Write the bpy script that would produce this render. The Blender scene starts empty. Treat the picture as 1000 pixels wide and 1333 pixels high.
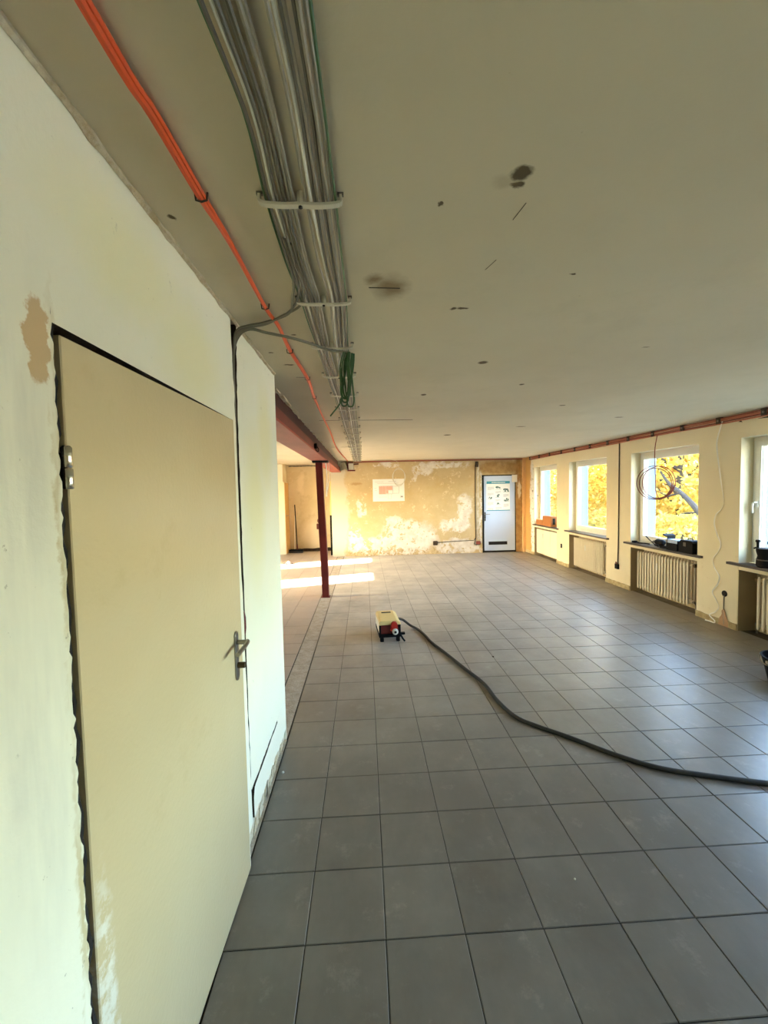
import bpy, bmesh, math, random
import numpy as np
from mathutils import Vector, Matrix
random.seed(7); rng = np.random.default_rng(7)
S = bpy.context.scene; COL = S.collection; PI = math.pi
R = math.radians

# ------------------------------------------------------------------ camera
H_EYE = 1.674
def cam_axes(yaw, pitch, roll):
    f = Vector((math.sin(yaw)*math.cos(pitch), math.cos(yaw)*math.cos(pitch), math.sin(pitch)))
    r = Vector((math.cos(yaw), -math.sin(yaw), 0)); u = r.cross(f)
    c, s = math.cos(roll), math.sin(roll)
    return c*r+s*u, -s*r+c*u, f
cr, cu, cf = cam_axes(.0464, -.0512, -.021)
cd = bpy.data.cameras.new('camera'); cam = bpy.data.objects.new('camera', cd); COL.objects.link(cam)
m = Matrix((cr, cu, -cf)).transposed().to_4x4(); m.translation = (0, 0, H_EYE); cam.matrix_world = m
cd.sensor_fit = 'HORIZONTAL'; cd.sensor_width = 36; cd.lens = 538.6/1000*36; cd.clip_start = .02
S.camera = cam

# ------------------------------------------------------------------ sky, sun, exposure
SUN_DIR = Vector((1, .27, -.393)).normalized()
w = bpy.data.worlds.new('sky'); S.world = w; w.use_nodes = True
nt = w.node_tree; nt.nodes.clear()
so = nt.nodes.new('ShaderNodeOutputWorld'); bg = nt.nodes.new('ShaderNodeBackground'); sk = nt.nodes.new('ShaderNodeTexSky')
sk.sky_type = 'NISHITA'; sk.sun_disc = False; sk.sun_elevation = R(21); sk.sun_rotation = math.atan2(-SUN_DIR.x, -SUN_DIR.y)
sk.air_density = 1.0; sk.dust_density = 2.5; sk.ozone_density = 1.0
bg.inputs['Strength'].default_value = 1.4
nt.links.new(sk.outputs[0], bg.inputs[0]); nt.links.new(bg.outputs[0], so.inputs[0])
sd = bpy.data.lights.new('sun', 'SUN'); sd.energy = 31; sd.color = (1, .955, .89); sd.angle = R(.6)
sun = bpy.data.objects.new('sun', sd); COL.objects.link(sun); sun.rotation_euler = SUN_DIR.to_track_quat('-Z', 'Y').to_euler()
sun.location = (-20, -5, 12)
vs = S.view_settings; vs.view_transform = 'Standard'; vs.look = 'None'; vs.gamma = 1; vs.use_curve_mapping = False
vs.exposure = 2.5
S.cycles.max_bounces = 12; S.cycles.diffuse_bounces = 8; S.cycles.transparent_max_bounces = 12
S.cycles.caustics_reflective = False; S.cycles.caustics_refractive = False
S.cycles.sample_clamp_indirect = 6
S.cycles.use_denoising = True

# ------------------------------------------------------------------ room numbers
XL, XR, YF, YB, ZC = -.57, 4.2, 10.65, -2.6, 2.45
YE = 2.76                       # end of the left wall
WX = 4.59                       # outside face of the window wall
LX = -5.0                       # window wall of the side room
YS = 11.85                      # far wall of the side room
WIN = [(8.86, 10.06), (7.0, 8.32), (5.02, 6.34), (3.12, 4.44), (1.22, 2.54), (-.70, .62)]
SILL, HEAD = .78, 2.18

# window portals only help the renderer find the sky through the panes
def portal(name, loc, sx, sy, rot):
    l = bpy.data.lights.new(name, 'AREA'); l.shape = 'RECTANGLE'; l.size = sx; l.size_y = sy; l.cycles.is_portal = True
    o = bpy.data.objects.new(name, l); COL.objects.link(o); o.location = loc; o.rotation_euler = rot
for i, (a, b) in enumerate(WIN):
    portal('window_portal', (WX+.02, (a+b)/2, (SILL+HEAD)/2), HEAD-SILL, b-a, (0, PI/2, 0))
LWIN = [(6.18, 7.10), (8.12, 9.02)]
for a, b in LWIN:
    portal('window_portal', (LX-.32, (a+b)/2, (SILL+HEAD)/2), HEAD-SILL, b-a, (0, -PI/2, 0))

# ------------------------------------------------------------------ mesh helpers
class MB:
    def __init__(s): s.v = []; s.f = []; s.m = []; s.st = []
    def add(s, vs, fs, mi=0):
        o = len(s.v); s.st.append((o, len(s.f))); s.v += [tuple(p) for p in vs]; s.f += [tuple(i+o for i in f) for f in fs]; s.m += [mi]*len(fs); return s
    def box(s, x0, x1, y0, y1, z0, z1, mi=0):
        if x0 > x1: x0, x1 = x1, x0
        if y0 > y1: y0, y1 = y1, y0
        if z0 > z1: z0, z1 = z1, z0
        v = [(x, y, z) for z in (z0, z1) for x, y in ((x0, y0), (x1, y0), (x1, y1), (x0, y1))]
        return s.add(v, [(3, 2, 1, 0), (4, 5, 6, 7), (0, 1, 5, 4), (1, 2, 6, 5), (2, 3, 7, 6), (3, 0, 4, 7)], mi)
    def prism(s, poly, axis, a0, a1, mi=0, side=None):
        """poly: 2-D outline in the two other axes (in x,y,z order), extruded along axis"""
        ar = sum(p[0]*q[1]-q[0]*p[1] for p, q in zip(poly, poly[1:]+poly[:1]))
        if ar < 0: poly = poly[::-1]
        k = 'xyz'.index(axis); n = len(poly)
        def P(p, a):
            l = [p[0], p[1]]; l.insert(k, a); return tuple(l)
        if axis == 'y': a0, a1 = max(a0, a1), min(a0, a1)
        else: a0, a1 = min(a0, a1), max(a0, a1)
        v = [P(p, a0) for p in poly]+[P(p, a1) for p in poly]
        f = [tuple(range(n))[::-1], tuple(range(n, 2*n))]+[(i, (i+1) % n, (i+1) % n+n, i+n) for i in range(n)]
        s.add(v, f, mi)
        if side is not None: s.m[-n:] = [side]*n
        return s
    def lathe(s, prof, n=16, c=(0, 0, 0), axis='z', mi=0):
        """prof: (radius, height) pairs, closed with caps"""
        v = []; f = []
        for r, h in prof:
            for i in range(n):
                a = 2*PI*i/n; p = (r*math.cos(a), r*math.sin(a), h)
                if axis == 'x': p = (p[2], p[0], p[1])
                if axis == 'y': p = (p[1], p[2], p[0])
                v.append((p[0]+c[0], p[1]+c[1], p[2]+c[2]))
        for k in range(len(prof)-1):
            for i in range(n):
                j = (i+1) % n; f.append((k*n+i, k*n+j, (k+1)*n+j, (k+1)*n+i))
        f.append(tuple(range(n))[::-1]); f.append(tuple(range((len(prof)-1)*n, len(prof)*n)))
        return s.add(v, f, mi)
    def tube(s, pts, r, n=6, mi=0):
        pts = [Vector(p) for p in pts]; m = len(pts); v = []; f = []; up = None
        for i, p in enumerate(pts):
            t = (pts[min(i+1, m-1)]-pts[max(i-1, 0)]).normalized()
            if up is None: up = t.orthogonal().normalized()
            up = (up-t*up.dot(t)).normalized(); b = t.cross(up)
            rr = r(i/(m-1)) if callable(r) else r
            for k in range(n):
                a = 2*PI*k/n; v.append(p+(up*math.cos(a)+b*math.sin(a))*rr)
        for i in range(m-1):
            for k in range(n):
                j = (k+1) % n; f.append((i*n+k, i*n+j, (i+1)*n+j, (i+1)*n+k))
        f.append(tuple(range(n))[::-1]); f.append(tuple(range((m-1)*n, m*n)))
        return s.add(v, f, mi)
def smooth_path(pts, k=6, closed=False):
    P = [Vector(p) for p in pts]; out = []
    if closed: P = [P[-1]]+P+[P[0], P[1]]
    else: P = [P[0]*2-P[1]]+P+[P[-1]*2-P[-2]]
    for i in range(1, len(P)-2):
        a, b, c, d = P[i-1:i+3]
        for j in range(k):
            t = j/k
            out.append(.5*((2*b)+(c-a)*t+(2*a-5*b+4*c-d)*t*t+(3*b-a-3*c+d)*t**3))
    out.append(P[-2]); return out
def mesh(name, mb, mats, bevel=0, smooth=False, seg=1):
    me = bpy.data.meshes.new(name); me.from_pydata(mb.v, [], mb.f)
    if not isinstance(mats, (list, tuple)): mats = [mats]
    for mm in mats: me.materials.append(mm)
    me.polygons.foreach_set('material_index', mb.m)
    if bevel:
        bm = bmesh.new(); bm.from_mesh(me); bmesh.ops.remove_doubles(bm, verts=bm.verts, dist=1e-6)
        ed = [e for e in bm.edges if len(e.link_faces) == 2 and e.calc_face_angle(0) > .6]
        bmesh.ops.bevel(bm, geom=ed, offset=bevel, segments=seg, affect='EDGES', profile=.5, clamp_overlap=True)
        bm.to_mesh(me); bm.free()
    if smooth:
        me.polygons.foreach_set('use_smooth', [True]*len(me.polygons))
        try: me.set_sharp_from_angle(angle=R(40))
        except Exception: pass
    me.update(); return me
def obj(name, mb, mats, parent=None, bevel=0, smooth=False, loc=(0, 0, 0), seg=1):
    me = mb if isinstance(mb, bpy.types.Mesh) else mesh(name, mb, mats, bevel, smooth, seg)
    o = bpy.data.objects.new(name, me); COL.objects.link(o); o.location = loc
    if parent: o.parent = parent
    return o
def each(name, mb, mats, parent=None, **k):
    """one object for every shape that was added to mb"""
    ends = mb.st[1:]+[(len(mb.v), len(mb.f))]; out = []
    for (v0, f0), (v1, f1) in zip(mb.st, ends):
        out.append(obj(name, MB().add(mb.v[v0:v1], [tuple(i-v0 for i in f) for f in mb.f[f0:f1]]), mats, parent, **k))
    return out
def recentre(o):
    """put a top-level mesh's origin at the middle of its base"""
    me = o.data; n = len(me.vertices); a = np.empty(n*3, np.float32); me.vertices.foreach_get('co', a); a = a.reshape(-1, 3)
    c = (a.min(0)+a.max(0))/2; c[2] = a[:, 2].min(); a -= c; me.vertices.foreach_set('co', a.ravel()); me.update()
    o.location = Vector(o.location)+Vector([float(q) for q in c]); return o
def tag(o, label, cat, group=None):
    o['label'] = label; o['category'] = cat
    if group: o['group'] = group
    if o.type == 'MESH': recentre(o)
    return o
def thing(name, label, cat, loc, rz=0, group=None):
    o = bpy.data.objects.new(name, None); COL.objects.link(o); o.location = loc; o.rotation_euler = (0, 0, rz); o.empty_display_size = .05
    o['label'] = label; o['category'] = cat
    if group: o['group'] = group
    return o
def struct(name, mb, mats, **k):
    o = obj(name, mb, mats, **k); o['kind'] = 'structure'; return o
def struct_empty(name, loc=(0, 0, 0)):
    o = bpy.data.objects.new(name, None); COL.objects.link(o); o.location = loc; o['kind'] = 'structure'; o.empty_display_size = .05; return o
ORD = ['nearest', 'second', 'third', 'fourth', 'fifth', 'sixth', 'seventh', 'eighth', 'ninth', 'tenth', 'eleventh', 'twelfth', 'thirteenth',
       'fourteenth', 'fifteenth', 'sixteenth', 'seventeenth', 'eighteenth', 'nineteenth', 'twentieth']

# ------------------------------------------------------------------ materials
def srgb(r, g, b): return tuple(((c/255)/12.92 if c/255 <= .04045 else ((c/255+.055)/1.055)**2.4) for c in (r, g, b))+(1,)
class M:
    """small node-building helper around one Principled material"""
    def __init__(s, name, color=(.5, .5, .5, 1), rough=.6, metal=0, spec=.5):
        s.mat = bpy.data.materials.new(name); s.mat.use_nodes = True; s.nt = s.mat.node_tree
        s.p = s.nt.nodes['Principled BSDF']; s.p.inputs['Base Color'].default_value = color
        s.p.inputs['Roughness'].default_value = rough; s.p.inputs['Metallic'].default_value = metal
        s.p.inputs['Specular IOR Level'].default_value = spec; s._pos = None; s.mat.diffuse_color = color
    def n(s, t, **k):
        x = s.nt.nodes.new('ShaderNode'+t)
        for a, b in k.items(): setattr(x, a, b)
        return x
    def l(s, a, b): s.nt.links.new(a, b)
    def pos(s, obj=False):
        if s._pos is None: s._pos = s.n('TexCoord').outputs['Object'] if obj else s.n('NewGeometry').outputs['Position']
        return s._pos
    def noise(s, scale, detail=4, rough=.6, stretch=None, vec=None, color=False, distort=0):
        v = vec or s.pos()
        if stretch:
            mp = s.n('Mapping'); mp.inputs['Scale'].default_value = stretch; s.l(v, mp.inputs['Vector']); v = mp.outputs[0]
        t = s.n('TexNoise'); t.inputs['Scale'].default_value = scale; t.inputs['Detail'].default_value = detail; t.inputs['Roughness'].default_value = rough
        t.inputs['Distortion'].default_value = distort
        s.l(v, t.inputs['Vector']); return t.outputs['Color' if color else 'Fac']
    def ramp(s, fac, lo, hi, a=0., b=1.):
        t = s.n('MapRange'); t.inputs['From Min'].default_value = lo; t.inputs['From Max'].default_value = hi
        t.inputs['To Min'].default_value = a; t.inputs['To Max'].default_value = b; s.l(fac, t.inputs['Value']); return t.outputs[0]
    def math(s, op, a, b=None, clamp=False):
        t = s.n('Math', operation=op); t.use_clamp = clamp
        for i, x in enumerate((a, b)):
            if x is None: continue
            if isinstance(x, (int, float)): t.inputs[i].default_value = x
            else: s.l(x, t.inputs[i])
        return t.outputs[0]
    def mix(s, fac, a, b):
        t = s.n('Mix', data_type='RGBA')
        for i, x in ((0, fac), (6, a), (7, b)):
            if isinstance(x, (int, float, tuple)): t.inputs[i].default_value = x
            else: s.l(x, t.inputs[i])
        return t.outputs[2]
    def warped(s, amount, scale, detail=4):
        c = s.noise(scale, detail, .65, color=True); a = s.n('VectorMath', operation='SUBTRACT'); s.l(c, a.inputs[0]); a.inputs[1].default_value = (.5, .5, .5)
        b = s.n('VectorMath', operation='SCALE'); b.inputs['Scale'].default_value = amount; s.l(a.outputs[0], b.inputs[0])
        d = s.n('VectorMath', operation='ADD'); s.l(s.pos(), d.inputs[0]); s.l(b.outputs[0], d.inputs[1]); return d.outputs[0]
    def blob(s, vec, c, r, soft=.3):
        a = s.n('VectorMath', operation='SUBTRACT'); s.l(vec, a.inputs[0]); a.inputs[1].default_value = c
        b = s.n('VectorMath', operation='DIVIDE'); s.l(a.outputs[0], b.inputs[0]); b.inputs[1].default_value = r
        d = s.n('VectorMath', operation='LENGTH'); s.l(b.outputs[0], d.inputs[0])
        return s.ramp(d.outputs['Value'], 1+soft, 1-soft)
    def blobs(s, vec, lst, soft=.3):
        o = None
        for c, r in lst:
            x = s.blob(vec, c, r, soft); o = x if o is None else s.math('MAXIMUM', o, x)
        return o
    def sep(s):
        t = s.n('SeparateXYZ'); s.l(s.pos(), t.inputs[0]); return t.outputs
    def col(s, c): s.l(c, s.p.inputs['Base Color']); return s
    def bump(s, h, strength=.3, dist=.01):
        t = s.n('Bump'); t.inputs['Strength'].default_value = strength; t.inputs['Distance'].default_value = dist
        s.l(h, t.inputs['Height']); s.l(t.outputs[0], s.p.inputs['Normal']); return s
def simple(name, rgb, rough=.5, metal=0, var=.12, scale=40, bump=0, spec=.5, obj=True):
    a = M(name, srgb(*rgb), rough, metal, spec); a.pos(obj)
    n = a.noise(scale, 3); c = srgb(*rgb)
    lo = tuple(x*(1-var) for x in c[:3])+(1,); hi = tuple(min(1, x*(1+var)) for x in c[:3])+(1,)
    a.col(a.mix(n, lo, hi))
    if bump: a.bump(n, bump, .003)
    return a.mat
BIG = 50.
# -- left wall paint
def make_left_wall():
    a = M('left_wall_paint', rough=.75, spec=.25)
    wv = a.warped(.12, 7); wf = a.warped(.05, 30)
    big = a.noise(1.3, 3); fine = a.noise(60, 3); streak = a.noise(14, 4, stretch=(1, 1, .16))
    c = a.mix(a.ramp(big, .3, .7), srgb(232, 228, 203), srgb(237, 233, 212))
    yel = a.blobs(wv, [((XL, 1.45, 2.15), (BIG, .22, .14)), ((XL, 2.2, 1.6), (BIG, .16, .35)), ((XL, 1.1, 2.25), (BIG, .25, .12)), ((XL, 2.45, 2.0), (BIG, .15, .25))], .5)
    c = a.mix(a.math('MULTIPLY', yel, .55), c, srgb(232, 224, 170))
    fil = a.blobs(wv, [((XL, .69, 1.75), (BIG, .10, .32)), ((XL, .72, 1.2), (BIG, .08, .3))], .5)
    c = a.mix(a.math('MULTIPLY', a.math('MULTIPLY', fil, .55), a.ramp(streak, .4, .65)), c, srgb(206, 202, 186))
    scr = a.blobs(wf, [((XL, .774, 1.955), (BIG, .028, .075))], .08)
    c = a.mix(scr, c, srgb(204, 176, 134))
    scr2 = a.blobs(wf, [((XL, .806, 1.7), (BIG, .014, .3)), ((XL, .797, .8), (BIG, .01, .5))], .35)
    c = a.mix(a.math('MULTIPLY', scr2, a.ramp(streak, .4, .55)), c, srgb(205, 190, 150))
    marks = a.math('MULTIPLY', a.ramp(a.noise(9, 6, .7), .66, .72), .35)
    c = a.mix(marks, c, srgb(150, 140, 115))
    c = a.mix(a.math('MULTIPLY', a.ramp(a.noise(26, 5, .75), .68, .70), .6), c, srgb(160, 150, 125))
    a.col(c); a.bump(a.math('ADD', fine, a.math('MULTIPLY', streak, .8)), .18, .006); return a.mat
def make_raw_plaster(name, c1, c2):
    a = M(name, rough=.9, spec=.2); n = a.noise(12, 6, .7); f = a.noise(70, 4)
    a.col(a.mix(a.ramp(n, .35, .65), srgb(*c1), srgb(*c2))); a.bump(a.math('ADD', n, f), .7, .012); return a.mat
def make_right_wall():
    a = M('window_wall_paint', rough=.8, spec=.2); wv = a.warped(.25, 3.5, 6)
    c = a.mix(a.ramp(a.noise(1.1, 4), .3, .7), srgb(228, 216, 184), srgb(236, 226, 196))
    c = a.mix(a.math('MULTIPLY', a.ramp(a.noise(5, 6, .7), .62, .7), .25), c, srgb(190, 165, 115))
    pat = a.blobs(wv, [((XR, 10.2, 1.45), (.3, .12, .85)), ((XR, 10.18, .45), (.3, .1, .4))], .2)
    c = a.mix(a.blobs(wv, [((XR, 10.45, 1.2), (.2, .28, 1.6))], .15), c, srgb(202, 160, 98))
    c = a.mix(pat, c, srgb(228, 226, 220))
    spots = a.math('MULTIPLY', a.blobs(wv, [((XR, 10.2, 1.0), (.3, .16, 1.3))], .1), a.ramp(a.noise(18, 4, .6), .60, .63))
    c = a.mix(spots, c, srgb(120, 105, 85))
    a.col(c); a.bump(a.noise(50, 4), .12, .006); return a.mat
def make_far_wall():
    a = M('peeling_far_wall', rough=.85, spec=.15)
    wv = a.warped(.42, 2.6, 8); wf = a.warped(.12, 9, 6)
    tone = a.noise(1.6, 6, .65)
    c = a.mix(a.ramp(tone, .3, .7), srgb(188, 164, 120), srgb(205, 183, 140))
    c = a.mix(a.math('MULTIPLY', a.ramp(a.noise(3, 7, .7), .5, .66), .6), c, srgb(196, 168, 116))
    c = a.mix(a.math('MULTIPLY', a.ramp(a.noise(7, 8, .75), .58, .62), .45), c, srgb(236, 220, 180))
    Y = YF; B = BIG
    big = a.blobs(wv, [((1.1, Y, .42), (.75, B, .45)), ((.55, Y, .25), (.75, B, .28)), ((.75, Y, .75), (.3, B, .25)), ((2.35, Y, .75), (.42, B, .16)),
                       ((2.6, Y, 1.15), (.2, B, .42)), ((2.5, Y, .18), (.7, B, .2)), ((-.25, Y, .45), (.2, B, .35)),
                       ((1.5, Y, 2.2), (.3, B, .12)), ((2.15, Y, 2.32), (.55, B, .10)), ((.55, Y, 2.36), (.35, B, .05)), ((1.3, Y, 2.02), (.1, B, .12)),
                       ((-.1, Y, 1.25), (.12, B, .25)), ((3.05, Y, 1.0), (.03, B, 1.2)), ((4.03, Y, 1.85), (.06, B, .25))], .14)
    holes = a.ramp(a.noise(5.5, 8, .72), .53, .57)
    big = a.math('MULTIPLY', big, a.math('SUBTRACT', 1., holes))
    c = a.mix(big, c, a.mix(a.ramp(a.noise(6, 5), .4, .62), srgb(226, 218, 202), srgb(210, 198, 178)))
    low = a.math('MULTIPLY', a.blobs(wv, [((.6, Y, .05), (1.6, B, .12))], .3), a.ramp(a.noise(16, 6, .7), .5, .56))
    c = a.mix(low, c, srgb(172, 146, 100))
    cream = a.blobs(wv, [((-1.2, Y, 1.2), (.78, B, 2.4))], .05)
    cream = a.math('MULTIPLY', cream, 1.)
    c = a.mix(cream, c, srgb(204, 194, 166))
    brown = a.blobs(wf, [((4.02, Y, 1.1), (.12, B, 1.6)), ((3.5, Y, 2.22), (.62, B, .17))], .2)
    c = a.mix(a.math('MULTIPLY', brown, .8), c, a.mix(a.ramp(a.noise(8, 6), .4, .6), srgb(146, 108, 60), srgb(172, 136, 84)))
    wht = a.blobs(wf, [((4.05, Y, 1.62), (.045, B, .22))], .2)
    c = a.mix(wht, c, srgb(232, 222, 200))
    ov = a.blobs(wf, [((-.2, Y, 1.865), (.13, B, .035))], .3); c = a.mix(a.math('MULTIPLY', ov, .6), c, srgb(170, 130, 80))
    a.col(c); a.bump(a.math('ADD', big, a.math('MULTIPLY', a.noise(30, 5), .5)), .35, .006); return a.mat
def make_side_wall():
    a = M('side_room_plaster', rough=.85, spec=.15); wv = a.warped(.3, 3, 7)
    c = a.mix(a.ramp(a.noise(1.8, 5), .3, .7), srgb(204, 184, 144), srgb(216, 198, 162))
    c = a.mix(a.math('MULTIPLY', a.ramp(a.noise(2.6, 7, .7), .53, .57), .5), c, srgb(196, 174, 134))
    c = a.mix(a.blobs(wv, [((-1.5, YS, .5), (.3, BIG, .35)), ((-1.8, YS, 1.9), (.08, BIG, .25))], .3), c, srgb(224, 206, 172))
    a.col(c); a.bump(a.noise(30, 5), .2, .006); return a.mat
def make_ceiling():
    a = M('ceiling_plaster', rough=.9, spec=.15)
    wf = a.warped(.035, 26, 5); wb = a.warped(.08, 9, 4)
    c = a.mix(a.ramp(a.noise(.7, 4), .3, .7), srgb(202, 190, 164), srgb(212, 201, 176))
    c = a.mix(a.math('MULTIPLY', a.ramp(a.noise(2.2, 6, .7), .52, .7), .3), c, srgb(190, 178, 152))
    c = a.mix(a.math('MULTIPLY', a.ramp(a.noise(15, 6, .75), .70, .74), .4), c, srgb(140, 126, 98))
    smudge = a.blobs(wb, [((.12, 1.62, ZC), (.05, .075, B_)), ((.06, 1.56, ZC), (.03, .03, B_))], .6)
    c = a.mix(a.math('MULTIPLY', smudge, .75), c, srgb(118, 92, 58))
    chips = a.blobs(wf, [((.407, 1.045, ZC), (.026, .022, B_)), ((.412, 1.083, ZC), (.018, .013, B_)), ((.40, 1.805, ZC), (.012, .012, B_)), ((.44, 1.80, ZC), (.028, .010, B_)),
        ((.75, 2.56, ZC), (.03, .03, B_)), ((-.52, 1.224, ZC), (.010, .010, B_)), ((.226, 1.16, ZC), (.006, .010, B_)), ((.777, 1.52, ZC), (.010, .006, B_)),
        ((-.44, 2.58, ZC), (.03, .012, B_)), ((-.50, 2.36, ZC), (.015, .009, B_)), ((-.33, 2.1, ZC), (.012, .009, B_)), ((1.2, 3.1, ZC), (.02, .02, B_)), ((1.9, 3.9, ZC), (.03, .02, B_)), ((.5, 3.4, ZC), (.02, .03, B_)), ((2.4, 2.2, ZC), (.02, .01, B_)),
        ((1.6, 2.3, ZC), (.02, .006, B_)), ((2.0, 5.2, ZC), (.06, .02, B_)), ((1.2, 5.9, ZC), (.05, .05, B_)), ((2.9, 4.6, ZC), (.05, .02, B_))], .25)
    c = a.mix(a.math('MULTIPLY', chips, .9), c, srgb(74, 58, 36))
    halo = a.blobs(wf, [((.375, 1.075, ZC), (.03, .02, B_))], .5); c = a.mix(a.math('MULTIPLY', halo, .3), c, srgb(140, 122, 92))
    a.col(c); a.bump(a.noise(45, 4), .12, .005); return a.mat
B_ = BIG
def make_tile(name, c_lo, c_hi, dust_c, dust_amt, rough=(.30, .5)):
    a = M(name, spec=.5)
    of = a.n('VectorMath', operation='SUBTRACT'); a.l(a.pos(), of.inputs[0]); of.inputs[1].default_value = (-.258, 1.4617, 0)
    sc = a.n('VectorMath', operation='SCALE'); sc.inputs['Scale'].default_value = 1/.3; a.l(of.outputs[0], sc.inputs[0])
    fl = a.n('VectorMath', operation='FLOOR'); a.l(sc.outputs[0], fl.inputs[0])
    wn = a.n('TexWhiteNoise', noise_dimensions='2D'); a.l(fl.outputs[0], wn.inputs['Vector'])
    c = a.mix(wn.outputs['Value'], srgb(*c_lo), srgb(*c_hi))
    x, y, z = a.sep()
    # trodden dust: a real layer that thickens towards the side room and the far end
    far = a.ramp(y, 2.2, 6.0, .06, 1.); lft = a.ramp(x, 3.6, .2, .45, 1.)
    d = a.ramp(a.noise(1.4, 7, .68), .32, .68); sw = a.ramp(a.noise(5, 6, .7, stretch=(1, .35, 1)), .45, .75)
    dust = a.math('MULTIPLY', a.math('MULTIPLY', far, lft), a.math('ADD', a.math('MULTIPLY', d, .55), .45))
    dust = a.math('MULTIPLY', dust, dust_amt)
    spots = a.math('ADD', a.math('MULTIPLY', a.ramp(a.noise(5, 8, .78), .56, .72), .15), a.math('MULTIPLY', a.ramp(a.noise(.9, 6, .7), .45, .7), .10))
    dust = a.math('ADD', dust, a.math('ADD', spots, a.math('MULTIPLY', sw, .05)), clamp=True)
    c = a.mix(dust, c, srgb(*dust_c)); a.col(c)
    rg = a.math('ADD', a.ramp(dust, 0, 1, rough[0], .62), a.ramp(a.noise(22, 3), .3, .7, -.03, .03)); a.l(rg, a.p.inputs['Roughness'])
    a.bump(a.noise(160, 2), .05, .002); return a.mat
MAT = {}
MAT['left'] = make_left_wall(); MAT['right'] = make_right_wall(); MAT['far'] = make_far_wall(); MAT['side'] = make_side_wall(); MAT['ceil'] = make_ceiling()
MAT['raw'] = make_raw_plaster('raw_plaster_edge', (188, 168, 130), (220, 210, 186))
MAT['skirt'] = make_raw_plaster('stained_skirting', (206, 190, 150), (160, 140, 100))
MAT['screed'] = make_raw_plaster('pale_screed', (196, 186, 168), (170, 156, 136))
MAT['core'] = make_raw_plaster('dark_masonry', (52, 41, 30), (78, 62, 46))
MAT['tile'] = make_tile('grey_floor_tile', (92, 85, 76), (100, 93, 84), (216, 207, 191), .9)
MAT['tile2'] = make_tile('dusty_side_floor', (148, 132, 118), (160, 144, 130), (194, 178, 160), .8)
def make_grout():
    a = M('dusty_grout', rough=.95, spec=.1); x, y, z = a.sep()
    f = a.math('MULTIPLY', a.ramp(y, 2.5, 6.5), a.ramp(a.noise(1.1, 5, .7), .25, .6)); a.col(a.mix(f, srgb(58, 54, 48), srgb(150, 140, 124))); return a.mat
MAT['grout'] = make_grout()
MAT['cream'] = simple('cream_paint', (232, 222, 190), .8, var=.05, scale=3, obj=False)
MAT['white'] = simple('white_pvc', (232, 230, 222), .35, var=.03)
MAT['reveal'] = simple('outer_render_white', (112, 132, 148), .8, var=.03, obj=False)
MAT['dark'] = simple('black_gap', (14, 12, 10), .8, var=.3)
MAT['black'] = simple('black_plastic', (7, 7, 7), .65, var=.2, spec=.18)
MAT['stone'] = simple('dark_sill_stone', (72, 62, 58), .35, var=.25, scale=60)
MAT['radi'] = simple('radiator_enamel', (232, 222, 200), .4, var=.04)
MAT['metal'] = simple('brushed_steel', (150, 146, 138), .32, 1, var=.1)
MAT['chrome'] = simple('old_chrome', (196, 190, 176), .2, 1, var=.15)
MAT['brass'] = simple('dark_brass', (96, 80, 56), .4, .8, var=.2)
MAT['grey'] = simple('grey_cable_sheath', (150, 142, 126), .45, var=.05)
MAT['pale'] = simple('pale_cable_sheath', (244, 242, 234), .4, var=.03)
MAT['dgrey'] = simple('dark_grey_cable_sheath', (96, 90, 78), .45, var=.08)
MAT['olive'] = simple('olive_cable_sheath', (112, 106, 84), .5, var=.1)
MAT['green'] = simple('green_cable_sheath', (44, 88, 38), .4, var=.1)
MAT['orange'] = simple('orange_cable_sheath', (226, 84, 28), .45, var=.06)
MAT['terra'] = simple('terracotta_cable_sheath', (188, 112, 82), .5, var=.1)
MAT['terra2'] = simple('red_brown_cable_sheath', (136, 62, 44), .5, var=.1)
MAT['clamp'] = simple('ivory_clamp_plastic', (206, 200, 180), .5, var=.05)
MAT['rubber'] = simple('dusty_black_rubber', (44, 39, 33), .7, var=.25)
MAT['wire'] = simple('thin_dark_wire', (60, 50, 38), .7)
MAT['card'] = simple('brown_cardboard', (176, 116, 66), .85, var=.1)
MAT['yellow'] = simple('yellow_plastic', (230, 204, 138), .5, var=.06)
MAT['redpl'] = simple('red_plastic', (176, 38, 26), .4, var=.08)
MAT['redp'] = simple('dark_red_panel', (96, 18, 16), .5, var=.15)
MAT['paper'] = simple('white_paper', (238, 236, 228), .8, var=.02)
MAT['ink'] = simple('grey_ink', (140, 140, 140), .8)
MAT['pink'] = simple('pink_print', (236, 176, 156), .8, var=.04)
MAT['teal'] = simple('teal_print', (64, 150, 176), .7, var=.04)
MAT['dkgreen'] = simple('dark_green_print', (66, 100, 88), .7, var=.3)
MAT['doorw'] = simple('white_blue_door', (190, 206, 230), .4, var=.03, scale=4)
MAT['wood'] = simple('tan_wood', (206, 164, 96), .6, var=.08, scale=10)
MAT['foam'] = simple('dark_foam_edge', (26, 20, 15), .9, var=.5, bump=.6)
MAT['crumb'] = simple('white_plaster_crumb', (226, 220, 206), .9, var=.1)
MAT['bluefoam'] = simple('pale_blue_lining', (180, 200, 226), .7)
MAT['bark'] = simple('grey_bark', (58, 52, 48), .9, var=.25, scale=8, bump=.5)
def rust(name, c1, c2):
    a = M(name, rough=.55, spec=.4); n = a.noise(3, 6, .65, stretch=(1, .4, 1)); a.col(a.mix(a.ramp(n, .3, .7), srgb(*c1), srgb(*c2))); a.bump(a.noise(40, 3), .1, .003); return a.mat
MAT['beam'] = rust('red_primer_steel', (138, 52, 34), (172, 80, 58))
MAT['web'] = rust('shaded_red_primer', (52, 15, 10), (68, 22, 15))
MAT['beamd'] = rust('dark_red_primer_steel', (92, 34, 22), (120, 48, 32))
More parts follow.
